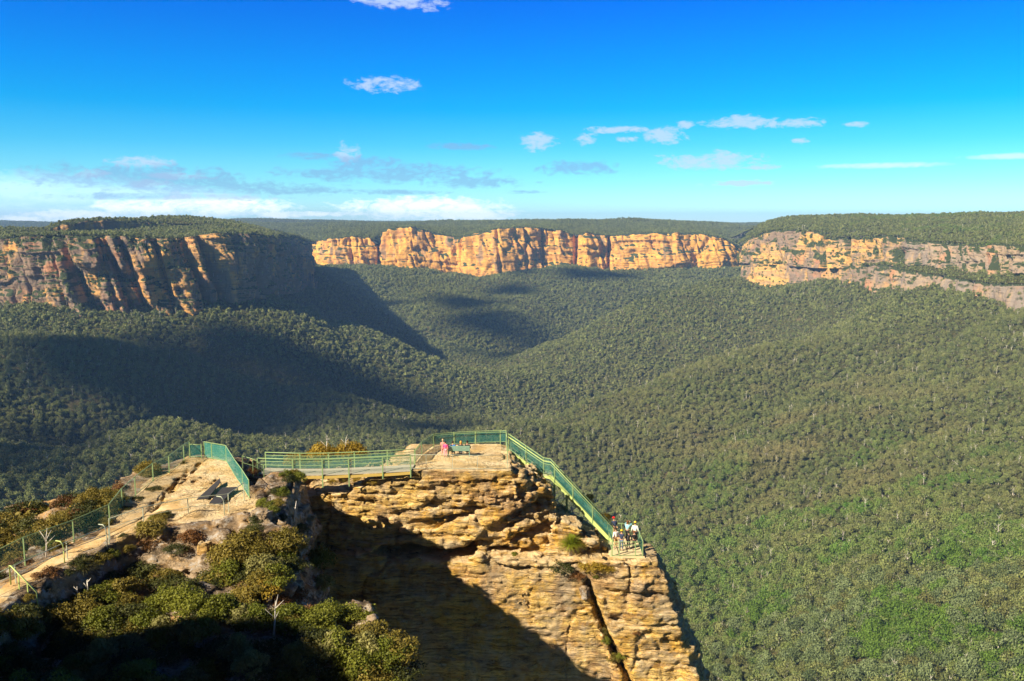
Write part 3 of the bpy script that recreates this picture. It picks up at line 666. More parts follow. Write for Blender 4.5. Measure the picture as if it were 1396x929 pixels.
# ---- left outcrop with the bare slab, and the heath slope in front
L_ = [(-24.2,64.6),(-22.8,65.0),(-20.6,63.6),(-18,58),(-15.6,53.0),(-15.4,50.6),(-18,48.6),(-21,48),(-24.5,46.5),(-27.5,42.5),(-31,38),(-34,36),(-36,41),(-31,47),(-27,53),(-25.8,60)]
L2 = [(-23,64.8),(-19.5,66.5),(-15.6,65.2),(-14.9,60),(-14.2,55.5),(-14.0,51),(-16,48.5),(-22,50)]
F_ = [(-60,14),(-2,14),(-3.0,30),(-4.6,36.5),(-6.2,40),(-9.4,44),(-12.2,48),(-14.4,51.5),(-19,55),(-30,52),(-37,45),(-60,40)]
def left_top(x, y):
    """height of the heath ground"""
    z = -17.35 - .07*np.clip(50-y, 0, 40)
    z = z - .20*np.clip(x+24+ .4*(50-y), 0, 40)*sstep(50, 44, y)*.24 - .9*sstep(49.5, 46.5, y)*sstep(-26, -22, x)
    return z
def path_d(x, y):
    pw = np.array(PATH); d = np.full(np.shape(x), 1e9)
    for a, b in zip(pw[:-1], pw[1:]):
        e = b[:2]-a[:2]; k = np.clip(((x-a[0])*e[0]+(y-a[1])*e[1])/(e@e), 0, 1); d = np.minimum(d, np.hypot(x-a[0]-e[0]*k, y-a[1]-e[1]*k))
    return d
ZS = -17.3
PATH = [tuple(PZ(*c)) for c in ((240,690,ZS),(190,703,ZS),(150,728,ZS),(105,752,ZS),(60,775,ZS),(0,812,ZS),(-60,850,ZS))]
def left_base(X, Y, gz):
    l, l2, f = [poly_sd(X, Y, q) for q in (L_, L2, F_)]
    zt = left_top(X, Y); pd = path_d(X, Y)
    D = np.empty(X.shape+(len(gz),), np.float32)
    bump_ = .5*vn(X/3.1, Y/3.1, 0*X, 91)+.3*vn(X/1.2, Y/1.2, 0*X, 92)
    zt2 = -18.0 + .5*vn(X/2.2, Y/2.2, 0*X, 95) - 1.7*sstep(61.8, 64, Y)*sstep(-20, -18.4, X) + .7*sstep(61.8, 60.5, Y)*sstep(52, 55, Y)*sstep(-17.5, -16.2, X)
    ztf = zt + bump_*sstep(.9, 2.2, pd)
    ztf = np.where(pd < 2.2, ZS*(1-sstep(.9, 2.2, pd))+ztf*sstep(.9, 2.2, pd), ztf)
    for k, z in enumerate(gz):
        a = np.maximum(l + .08*(z-ZS), z-ZS); b = np.maximum(l2+.10*(z-ZS), z-zt2); c = np.maximum(f + .16*(z+18), (z-ztf))
        D[..., k] = np.minimum(np.minimum(a, b), c)
    return D
def left_detail(x, y, z):
    sd = poly_sd(x, y, L_)
    slab = sstep(.15, -.35, sd)*sstep(ZS-.5, ZS-.15, z)*sstep(49, 50.2, y); calm = 1-.93*np.maximum(slab, sstep(1.5, .8, path_d(x, y))*sstep(ZS-.6, ZS-.2, z))
    d = -(.4+.75*sstep(-19, -14.5, x)*sstep(-18.2, -20, z))*vn(x/4, y/3.2, z/3, 5) - .3*vn(x/1.5, y/1.5, z/1.2, 6)
    d -= strata(x, y, z, .6, 41) + blocks(x, y, z, 43) + bricks(x, y, z, .45, 1.2, 5)[0]*.35 + fbm(x, y, z, .6, 3, 47)*.14
    d = d*calm
    # shallow joints across the slab
    for a, b_, w_ in JOINTS:
        e = np.array(b_)-np.array(a); L = np.hypot(*e); e = e/L; tt = (x-a[0])*e[0]+(y-a[1])*e[1]; off = np.abs(-(x-a[0])*e[1]+(y-a[1])*e[0] + .12*np.sin(tt*2.3))
        d += slab*.35*np.exp(-(off/w_)**2)*((tt > 0) & (tt < L))
    return d
def J(a, b, w=.07): return (tuple(PZ(a[0], a[1], ZS))[:2], tuple(PZ(b[0], b[1], ZS))[:2], w)
JOINTS = [J((262,634),(201,697)), J((275,630),(245,660)), J((243,655),(209,699)), J((292,636),(262,660),.04), J((300,660),(250,676),.035), J((305,645),(285,660),.035), J((315,668),(260,690),.03), J((322,676),(300,690),.04)]
left = rocks('rock_outcrop', (-44, 26, -34), (41.5, 41, 18), .17, left_base, left_detail, M_grey, 'rough grey sandstone outcrop and heath ledge with a flat bare slab', band=1.9)
left.data.materials.append(M_slab if False else M_rock)
# faces of the slab top and path get the sandstone material
me = left.data; n = len(me.polygons); cc = np.empty(n*3, np.float32); me.polygons.foreach_get('center', cc); cc = cc.reshape(-1, 3)
SLAB = [tuple(PZ(*q, ZS))[:2] for q in ((150,716),(167,693),(185,676),(209,656),(231,645),(251,629),(259,623),(279,622),(308,628),(324,650),(345,682),(340,697),(300,705),(240,712),(200,722),(165,742))]
sdl = poly_sd(cc[:, 0], cc[:, 1], SLAB) + .35*vn(cc[:, 0]/1.2, cc[:, 1]/1.2, 0*cc[:, 0], 5); mi = ((cc[:, 2] > ZS-.6) & (sdl < .2)).astype(np.int32)
me.polygons.foreach_set('material_index', mi)
def ground_at(ob):
    from mathutils.bvhtree import BVHTree
    m_ = ob.data; co_ = np.empty(len(m_.vertices)*3, np.float32); m_.vertices.foreach_get('co', co_)
    pv = np.empty(len(m_.loops), np.int32); m_.loops.foreach_get('vertex_index', pv)
    return BVHTree.FromPolygons(co_.reshape(-1, 3).tolist(), pv.reshape(-1, 4).tolist())
T_left = ground_at(left); T_pin = ground_at(pinn)
def drop(x, y, z0=0, tree=None):
    best = None
    for T in ([tree] if tree else [T_left, T_pin]):
        h = T.ray_cast(Vector((x, y, z0)), Vector((0, 0, -1)))
        if h[0] is not None and (best is None or h[0].z > best): best = h[0].z
    return best
def see(px, py):
    """first near-rock point seen at a pixel"""
    d = P(px, py, 1.0).normalized(); best = None
    for T in (T_left, T_pin):
        h = T.ray_cast(Vector((0,0,0)), d)
        if h[0] is not None and (best is None or h[3] < best[1]): best = (h[0], h[3])
    return best[0] if best else None
# camera ledge: the hill the picture is taken from; it also throws the shade over the lower left
gx = np.linspace(-140, 70, 140); gy = np.linspace(-120, 32, 110); X, Y = np.meshgrid(gx, gy, indexing='ij')
Z = -2 - .64*np.clip(Y-.5, 0, 60) + .5*vn(X/3, Y/3, 0*X, 3)*sstep(8, 14, np.hypot(X, Y))
left_hi = sstep(-30, -52, X + .55*(Y-6)*1.0)*sstep(26, 8, Y)
Z = np.where(Y < 26, Z + left_hi*(19+.64*np.clip(Y, 0, 60)) + fbm(X, Y, 0*X, 12, 3, 5)*3*left_hi, Z) 
Z = np.maximum(Z, -60); Z = Z + 46*sstep(-8, -42, Y)*sstep(-62, -22, X)*sstep(70, 45, X) + fbm(X, Y, 0*X, 9, 3, 15)*2.5*sstep(-8, -30, Y)  # added unseen rise behind the camera, there to block low sky light
Z = np.where(X > 6, Z - (X-6)*1.2*sstep(0, 6, Y), Z)
mesh_np('near_hill', np.stack([X, Y, Z], -1).reshape(-1, 3), grid_faces(*X.shape), M_grey); tag(bpy.data.objects['near_hill'], 'rocky hill under the camera, with an added unseen rise behind to block sky light', kind='structure')
# ================================================================ RAILINGS, BRIDGE, STAIRS
M_green = flat((.25,.36,.16), .45, .4, .1, 'rail_green'); M_lime = flat((.44,.54,.18), .45, .4, .1, 'rail_lime')
M_galv = flat((.40,.44,.34), .4, .5, .15, 'rail_galv')
M_yel = flat((.50,.36,.10), .6, .2, .15, 'yellow_beam'); M_deck = flat((.40,.38,.31), .8, .1, .2, 'deck_grey')
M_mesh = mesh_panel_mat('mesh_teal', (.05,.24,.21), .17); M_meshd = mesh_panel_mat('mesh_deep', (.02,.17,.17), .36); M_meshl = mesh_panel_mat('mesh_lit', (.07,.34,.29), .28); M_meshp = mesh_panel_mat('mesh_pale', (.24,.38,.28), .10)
def fence(name, base, label, H=1.1, mids=(), panel=M_mesh, mat=M_green, posts=None, foot=.35, group=None, pw=.06, double=False, plow=.06, cat='fence', tops=None, hand=None):
    """base: world points along the foot; a post at every point unless posts lists indices"""
    b = [Vector(p) for p in base]; t = empty(name, b[0]); tag(t, label, cat, group); o = b[0]; up = Vector((0,0,1))
    posts = range(len(b)) if posts is None else posts; L = lambda v: v - o
    for i in posts:
        m = MB().bar(L(b[i])-up*foot, L(b[i])+up*(H+.02), pw, pw, up=(0,1,0)); m.build('post', mat, t)
    m = MB().tube([L(p)+up*H for p in b], .027 if mat is not M_galv else .022, 8); m.build('top_rail', mat, t, smooth=True)
    for h in mids: MB().tube([L(p)+up*h for p in b], .022 if mat is not M_galv else .015, 6).build('mid_rail', mat, t, smooth=True)
    if hand:
        off = Vector(hand); MB().tube([L(p)+off for p in b], .026, 6).build('handrail', mat, t, smooth=True)
    if panel:
        for i in range(len(b)-1):
            m = MB(); a, c = L(b[i]), L(b[i+1]); dd = (c-a); e = dd.normalized()*.05; nn = Vector((dd.y, -dd.x, 0)).normalized()*.004
            hi = H-.06
            vs = [a+e+up*plow-nn, c-e+up*plow-nn, c-e+up*hi-nn, a+e+up*hi-nn]; vs += [v+nn*2 for v in vs]
            m.add(vs, [(0,1,2,3),(7,6,5,4),(0,4,5,1),(1,5,6,2),(2,6,7,3),(3,7,4,0)]); m.build('mesh_panel', panel, t)
        if plow < .3: MB().tube([L(p)+up*(plow) for p in b], .02, 6).build('bottom_rail', mat, t, smooth=True)
    return t
# far-left fence beside the path, up to the slab corner
fb = [(-40,803),(34,764),(101,739),(150,716),(167,693),(185,676),(209,656),(231,645),(251,629),(259,624)]
fpts = [PZ(px, py, ZS) for px, py in fb]
fence('mesh_fence', [p for p in fpts], 'green mesh fence running up the left edge of the path and slab', H=1.22, panel=mesh_panel_mat('mesh_thin', (.04,.24,.20), .15), pw=.058, group=None)
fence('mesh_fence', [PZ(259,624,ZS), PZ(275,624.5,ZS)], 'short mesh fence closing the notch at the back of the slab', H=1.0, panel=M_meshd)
fr = [PZ(*c) for c in ((279,624,ZS),(289,626,ZS),(308.6,629.5,ZS),(321,650.6,ZS),(331,665,ZS),(340,680,ZS))]
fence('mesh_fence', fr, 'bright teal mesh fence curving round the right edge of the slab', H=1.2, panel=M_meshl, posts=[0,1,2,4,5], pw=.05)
# near rails of the slab: two thin bars
nr = [PZ(*c) for c in ((150,735,ZS),(196,718,ZS),(257,705,ZS),(312,699,ZS),(333,683,ZS))]
fence('pipe_railing', nr, 'thin two-bar railing across the near side of the slab', H=1.15, mids=(.6,), panel=None, mat=M_galv, pw=.045)
pr = [PZ(*c) for c in ((-30,822,ZS),(22,797,ZS),(92,763,ZS),(149,741,ZS))]
fence('pipe_railing', pr, 'grey two-bar railing down the near side of the sandy path', H=.95, mids=(.5,), panel=None, mat=M_galv, pw=.045)
# short hooped stair rail going down into the heath at far left
def hoop(label, pts_, mat, r=.035):
    o = Vector(pts_[0]); t = empty('handrail', o); tag(t, label, 'handrail')
    MB().tube([Vector(p)-o for p in pts_], r, 8).build('rail', mat, t, smooth=True); return t, o
a = see(15, 800) or PZ(15,800,-17.8); b = see(52, 835) or PZ(52,835,-18.6)
t, o = hoop('lime green stair handrail sloping down into the heath at far left', [a+Vector((0,0,.1)), a+Vector((0,0,1.05)), a+Vector((.25,-.3,1.15)), b+Vector((0,0,1.0)), b+Vector((0,0,.0))], M_lime)
for k in (.33, .66): 
    q = a.lerp(b, k); MB().bar(q-o+Vector((0,0,-.3)), q-o+Vector((0,0,1.08)), .05).build('post', M_lime, t)
for px, py, lab in ((88, 768, 'yellow-green hoop ending the path railing above the grass tuft'), (306, 703, 'pale hoop at the near end of the slab beside the dark panels'), (146, 744, 'small curved rail end at the corner of the sandy path')):
    c = PZ(px, py, ZS); hoop(lab, [c+Vector((0,0,-.2)), c+Vector((0,0,.7)), c+Vector((-.05,.05,.98)), c+Vector((-.2,.1,1.12)), c+Vector((-.5,.25,1.1))], M_lime if px < 100 else M_galv, .03)
# sandy path
pw = [Vector(p) for p in PATH]; ctr = []
for i in range(len(pw)-1):
    for k in range(8): ctr.append(pw[i].lerp(pw[i+1], k/8))
V = []
for i, c in enumerate(ctr):
    d_ = (ctr[min(i+1, len(ctr)-1)]-ctr[max(i-1, 0)]).normalized(); nn = Vector((-d_.y, d_.x, 0))
    for k in range(9):
        q = c + nn*(k/8-.5)*(1.05+.35*math.sin(i*.9+k)); h = drop(q.x, q.y); q.z = (ZS if h is None or abs(h-ZS) > .4 else h) + .035 - (.05 if k in (0, 8) else 0); V.append(q)
m_sand, t_, b_s = newmat('sand', .95, .1); p_ = t_.n('ShaderNodeNewGeometry').outputs['Position']
t_.link(t_.ramp(t_.noise(p_, .8, 6, .7), [(.35,(.42,.26,.11)),(.5,(.60,.42,.20)),(.65,(.70,.55,.33))]), b_s.inputs['Base Color']); bump(t_, b_s, t_.noise(p_, 6, 5, .7), .6, .08)
tag(mesh_np('path', np.array([tuple(v) for v in V]), grid_faces(len(ctr), 9), m_sand), 'sandy path running down from the slab to the left', kind='structure')
# two dark tilted panels on the slab
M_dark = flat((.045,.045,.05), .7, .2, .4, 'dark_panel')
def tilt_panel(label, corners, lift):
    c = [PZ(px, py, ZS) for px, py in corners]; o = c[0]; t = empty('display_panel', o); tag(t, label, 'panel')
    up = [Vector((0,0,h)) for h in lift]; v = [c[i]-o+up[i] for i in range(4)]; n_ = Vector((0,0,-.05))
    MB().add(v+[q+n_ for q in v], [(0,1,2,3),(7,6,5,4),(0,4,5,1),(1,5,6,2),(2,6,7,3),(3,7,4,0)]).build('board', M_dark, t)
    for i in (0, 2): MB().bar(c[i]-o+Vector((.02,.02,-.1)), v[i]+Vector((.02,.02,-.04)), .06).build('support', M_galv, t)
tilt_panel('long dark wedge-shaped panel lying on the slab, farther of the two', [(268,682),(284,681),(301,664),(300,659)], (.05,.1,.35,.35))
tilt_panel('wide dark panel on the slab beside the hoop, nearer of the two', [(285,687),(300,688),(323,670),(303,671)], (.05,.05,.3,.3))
# bridge
ZB = -18.55
def bp(px, Y, z): return Vector((PX(px, Y, z), Y, z))
br = empty('footbridge', bp(400, 65, ZB)); tag(br, 'footbridge with pale deck, yellow edge beam and green mesh rails over the gap', 'bridge'); o = br.location.copy()
fx = [(352,-18.78),(400,-18.86),(440,-18.84),(476,-18.76),(522,-18.64),(560,-18.52)]
front = [bp(px, 64.6, z) for px, z in fx]; back = [Vector((p.x+.1, 66.3, p.z)) for p in front]
m = MB()
vs = [p-o for p in front]+[p-o for p in back]; n_ = len(front); dn = Vector((0,0,-.06)); vs2 = vs+[v+dn for v in vs]
fs = []
for i in range(n_-1):
    fs += [(i,i+1,i+1+n_,i+n_), (i+2*n_,i+3*n_,i+1+3*n_,i+1+2*n_), (i,i+2*n_,i+1+2*n_,i+1), (i+n_,i+1+n_,i+1+3*n_,i+3*n_)]
fs += [(0,n_,3*n_,2*n_),(n_-1,3*n_-1,4*n_-1,2*n_-1)]
m.add(vs2, fs).build('deck', M_deck, br)
for pts_, w_ in ((front, M_yel), (back, M_yel)):
    m = MB()
    for p, q in zip(pts_[1:-1], pts_[2:]): m.bar(p-o+Vector((0,-.03,-.22)), q-o+Vector((0,-.03,-.18)), .08, .19)
    m.build('edge_beam', w_, br)
for i in range(1, 5): MB().bar(front[i]-o+Vector((0,.02,-.2)), back[i]-o+Vector((0,-.02,-.2)), .12, .16).build('cross_beam', M_yel, br)
for pts_, nm in ((front, 'f'), (back, 'b')):
    m = MB().tube([p-o+Vector((0,0,1.22)) for p in pts_], .034, 8).build('top_rail', M_green, br, smooth=True)
    for h in (1.0, .72): MB().tube([p-o+Vector((0,0,h)) for p in pts_], .022, 6).build('mid_rail', M_green, br, smooth=True)
    for i, p in enumerate(pts_):
        lo_ = -.95 if (nm == 'f' and i in (2, 3)) else -.5
        MB().bar(p-o+Vector((0,-.08 if nm == 'f' else .05,lo_)), p-o+Vector((0,-.08 if nm == 'f' else .05,1.24)), .085, .085, up=(0,1,0)).build('post', M_green, br)
    for p, q in zip(pts_[:-1], pts_[1:]):
        a_, c_ = p-o, q-o; e = (c_-a_).normalized()*.05; u_ = Vector((0,0,1)); nn = Vector((0,.004,0))
        v = [a_+e+u_*.05-nn, c_-e+u_*.05-nn, c_-e+u_*.95-nn, a_+e+u_*.95-nn]; v += [k+nn*2 for k in v]
        MB().add(v, [(0,1,2,3),(7,6,5,4),(0,4,5,1),(1,5,6,2),(2,6,7,3),(3,7,4,0)]).build('mesh_panel', M_meshp if nm == 'f' else M_mesh, br)
# short broken-looking rail at the left end of the bridge
fence('pipe_railing', [PZ(331,640,-18.0), PZ(345,644,-18.1), PZ(360,652,-18.5)], 'short green rail among rocks at the left end of the footbridge', H=1.0, mids=(.5,), panel=None, pw=.06)
# upper platform fences
ZT = ZP
bk = [bp(566, 67.2, ZT-.1), bp(575, 69.5, ZT-.05), bp(591, 72.0, ZT), bp(619, 72.6, ZT), bp(648, 73.0, ZT), bp(682, 73.3, ZT), bp(690, 73.2, ZT), bp(691, 71.0, ZT)]
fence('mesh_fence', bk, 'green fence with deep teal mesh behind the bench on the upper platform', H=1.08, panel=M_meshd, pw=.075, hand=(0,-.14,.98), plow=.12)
ft = [bp(560, 65.3, ZT), bp(581, 65.35, ZT), bp(617, 65.3, ZT), bp(651, 65.2, ZT), bp(692, 65.3, ZT)]
fence('mesh_fence', ft, 'thin pale railing along the near rim of the upper platform', H=1.1, mids=(), panel=mesh_panel_mat('mesh_faint', (.5,.55,.3), .04), mat=M_galv, pw=.035)
fence('pipe_railing', [bp(692, 65.35, ZT), bp(691.5, 68, ZT), bp(691, 70.9, ZT)], 'railing closing the right end of the upper platform beside the stairs', H=1.05, mids=(.55,), panel=None, pw=.05)
# stairs: upper flight, landing, long lower flight
S0 = bp(693, 71.0, -18.62); S1 = bp(741, 70.0, -20.9+.0); S2 = bp(751, 69.6, -20.9); S3 = bp(835, 67.2, -25.02)
def zfor(px, py, Y): return P(px, py, Y).z
S1.z = S2.z = zfor(744, 648, 69.8); S3.z = -25.0
st = empty('staircase', S0); tag(st, 'long green metal staircase with teal mesh sides dropping to the lower platform', 'staircase'); o = st.location.copy()
segs = [(S0, S1), (S1, S2), (S2, S3)]; Wd = Vector((0, 1.05, 0))
for side, off in (('n', Vector((0,0,0))), ('f', Wd)):
    for p, q in segs:
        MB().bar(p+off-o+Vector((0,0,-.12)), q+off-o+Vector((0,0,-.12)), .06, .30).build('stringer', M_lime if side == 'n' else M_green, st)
    pts_ = [S0, S1, S2, S3]
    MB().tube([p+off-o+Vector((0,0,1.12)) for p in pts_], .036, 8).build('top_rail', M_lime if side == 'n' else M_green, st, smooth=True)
    MB().tube([p+off-o+Vector((0,-.07,.92)) for p in pts_], .026, 6).build('handrail', M_green, st, smooth=True)
    MB().tube([p+off-o+Vector((0,0,.14)) for p in pts_], .022, 6).build('bottom_rail', M_green, st, smooth=True)
    ks = [(S0,S1,(.0,.5,1)), (S2,S3,(.06,.36,.68,1))]
    for p, q, kk in ks:
        for k in kk:
            c = p.lerp(q, k)+off-o
            MB().bar(c+Vector((0,-.04,-.25)), c+Vector((0,-.04,1.12)), .075, .075, up=(0,1,0)).build('post', M_green, st)
    for p, q in segs:
        a_, c_ = p+off-o, q+off-o; e = (c_-a_).normalized()*.05; u_ = Vector((0,0,1)); nn = Vector((0,.004,0))
        v = [a_+e+u_*.16-nn, c_-e+u_*.16-nn, c_-e+u_*1.06-nn, a_+e+u_*1.06-nn]; v += [k+nn*2 for k in v]
        MB().add(v, [(0,1,2,3),(7,6,5,4),(0,4,5,1),(1,5,6,2),(2,6,7,3),(3,7,4,0)]).build('mesh_panel', M_mesh, st)
for p, q in (segs[0], segs[2]):
    nst = max(3, int(abs(q.z-p.z)/.19))
    for k in range(nst):
        c = p.lerp(q, (k+.5)/nst)-o; g_ = abs(q.x-p.x)/nst
        m = MB().bar(c+Vector((0,.04,-.03)), c+Vector((0,1.01,-.03)), g_*.95, .04); m.build('tread', M_deck, st)
m = MB().bar(S1-o+Vector((0,.5,-.02)), S2-o+Vector((0,.5,-.02)), 1.0, .05).build('landing', M_deck, st)
# support frame under the lower flight
g1 = S2.lerp(S3, .06); g2 = S2.lerp(S3, .27); zf = -23.3
for g_ in (g1, g2):
    for off in (Vector((0,.02,0)), Wd*.97):
        h = drop(g_.x, g_.y+off.y, -19.2, T_pin); zb_ = (h if h is not None and h < g_.z-.2 else zf)-.3
        zb_ = max(zb_, -24.2)
        MB().bar(Vector((g_.x, g_.y, zb_))+off-o, Vector((g_.x, g_.y, g_.z-.05))+off-o, .11, .11, up=(0,1,0)).build('support_leg', M_green, st)
m1 = zfor(757, 672, g1.y); 
MB().bar(Vector((g1.x, g1.y-.03, zfor(757,681,g1.y)))-o, Vector((g2.x, g2.y-.03, zfor(775,695,g2.y)))-o, .05).build('brace', M_green, st)
MB().bar(Vector((g1.x, g1.y-.06, zfor(757,697,g1.y)))-o, Vector((g2.x, g2.y-.06, zfor(775,676,g2.y)))-o, .05).build('brace', M_green, st)
# lower platform fences
ZLs = -25.0
lf = [bp(834.5, 64.1, ZLs), bp(876, 64.1, ZLs)]
fence('pipe_railing', [lf[0], bp(844, 64.1, ZLs), bp(866, 64.1, ZLs), lf[1]], 'green railing along the near edge of the lower platform', H=1.1, mids=(.85, .06), panel=None, pw=.065)
fence('mesh_fence', [Vector((lf[1].x+.02, 64.2, ZLs)), Vector((lf[1].x+.05, 66.2, ZLs)), Vector((lf[1].x+.05, 68.1, ZLs))], 'green fence on the right-hand side of the lower platform', H=1.1, panel=M_mesh, pw=.06)
fence('pipe_railing', [Vector((lf[1].x-.05, 68.2, ZLs)), Vector((lf[0].x+1.2, 68.2, ZLs)), Vector((lf[0].x+.1, 68.35, ZLs))], 'green railing along the far edge of the lower platform behind the visitors', H=1.1, mids=(.5,), panel=None, pw=.05)
fence('pipe_railing', [Vector((lf[0].x-.02, 64.15, ZLs)), Vector((lf[0].x-.02, 66.2, ZLs))], 'short green railing on the left side of the lower platform', H=1.1, mids=(.5,), panel=None, pw=.06)
slabt = MB().bar(Vector((lf[0].x-.15, 66.2, ZLs-.09)), Vector((lf[1].x+.15, 66.2, ZLs-.09)), 4.3, .16); 
tag(slabt.build('platform', flat((.60,.50,.30), .9, .1, .25, 'worn_concrete')), 'pale flat floor of the lower viewing platform', kind='structure')
# bench on the upper platform, seen from behind
bc = bp(625.5, 68.9, ZT); bench = empty('park_bench', bc); tag(bench, 'pale green slatted bench with its back to the viewer on the upper platform', 'bench')
M_b = flat((.20,.34,.28), .6, .3, .12, 'bench_green')
m = MB()
for k in range(4): m.bar((-.88, -.03-.012*k, .52+.11*k), (.88, -.03-.012*k, .52+.11*k), .03, .09)
m.build('backrest', M_b, bench)
m = MB()
for k in range(4): m.bar((-.88, .06+.11*k, .44), (.88, .06+.11*k, .44), .09, .035, up=(0,0,1))
m.build('seat', M_b, bench)
for sx in (-.84, .84):
    MB().bar((sx, .42, -.05), (sx, .42, .43), .06).build('leg', M_b, bench); MB().bar((sx, .02, -.05), (sx, -.05, .9), .06).build('leg', M_b, bench)
    MB().bar((sx, 0, .40), (sx, .42, .40), .05).build('seat_bracket', M_b, bench)
    MB().bar((sx, -.02, .64), (sx, .40, .64), .05).build('armrest', M_b, bench)
# ================================================================ PEOPLE
def skin_body(name, verts, edges, radii, mat, parent, sub=1, root=0):
    me = bpy.data.meshes.new(name); bm = bmesh.new(); ly = bm.verts.layers.skin.verify(); bv = [bm.verts.new(v) for v in verts]
    for e in edges: bm.edges.new((bv[e[0]], bv[e[1]]))
    for i, r_ in enumerate(radii): bv[i][ly].radius = (r_, r_) if not hasattr(r_, '__len__') else r_; bv[i][ly].use_root = (i == root)
    bm.to_mesh(me); bm.free(); o = bpy.data.objects.new(name, me); COL.objects.link(o)
    md = o.modifiers.new('skin', 'SKIN'); md.use_smooth_shade = True
    if sub: s_ = o.modifiers.new('sub', 'SUBSURF'); s_.levels = sub; s_.render_levels = sub
    dg = bpy.context.evaluated_depsgraph_get(); ev = bpy.data.meshes.new_from_object(o.evaluated_get(dg))
    bpy.data.objects.remove(o); ev.name = name; ev.materials.clear(); ev.materials.append(mat)
    q = bpy.data.objects.new(name, ev); COL.objects.link(q); q.parent = parent; return q
def body_pose(pose):
    """joint positions, body faces +Y, origin at the feet or under the seat"""
    J = {}
    if pose == 'sit':
        hip = Vector((0,.16,.50)); J['knee'] = (Vector((.10,.60,.52)), Vector((-.10,.60,.52))); J['ank'] = (Vector((.11,.60,.09)), Vector((-.11,.62,.09)))
        J['elb'] = (Vector((.27,.20,.72)), Vector((-.27,.20,.72))); J['wri'] = (Vector((.16,.42,.66)), Vector((-.16,.42,.66)))
        sp = Vector((0,0,1)); chest = hip+Vector((0,-.02,.40))
    else:
        hip = Vector((0,0,.93)); J['knee'] = (Vector((.10,.03,.50)), Vector((-.10,.02,.50))); J['ank'] = (Vector((.11,-.02,.09)), Vector((-.11,-.02,.09)))
        chest = hip+Vector((0,.01,.42))
        J['elb'] = (Vector((.27,-.02,1.10)), Vector((-.27,-.02,1.10))); J['wri'] = (Vector((.26,.14,.88)), Vector((-.26,.14,.88)))
        if pose == 'up': J['elb'] = (Vector((.30,.20,1.42)), Vector((-.30,.20,1.42))); J['wri'] = (Vector((.12,.34,1.60)), Vector((-.12,.34,1.60)))
        if pose == 'reach': J['elb'] = (Vector((.25,.18,1.16)), Vector((-.25,.18,1.16))); J['wri'] = (Vector((.10,.38,1.24)), Vector((-.10,.38,1.24)))
        if pose == 'lean':
            chest = hip+Vector((0,.24,.36)); J['elb'] = (Vector((.27,.30,1.05)), Vector((-.27,.30,1.05))); J['wri'] = (Vector((.2,.50,1.02)), Vector((-.2,.50,1.02)))
    J['hip'] = hip; J['chest'] = chest; ax = (chest-hip).normalized(); J['neck'] = chest+ax*.14; J['head'] = J['neck']+ax*.08+Vector((0,.02,.12)); J['ax'] = ax
    J['sh'] = (chest+Vector((.18,0,.07)), chest+Vector((-.18,0,.07))); J['hj'] = (hip+Vector((.09,0,-.04)), hip+Vector((-.09,0,-.04)))
    return J
M_skin = flat((.52,.30,.20), .55, .3, .06, 'skin')
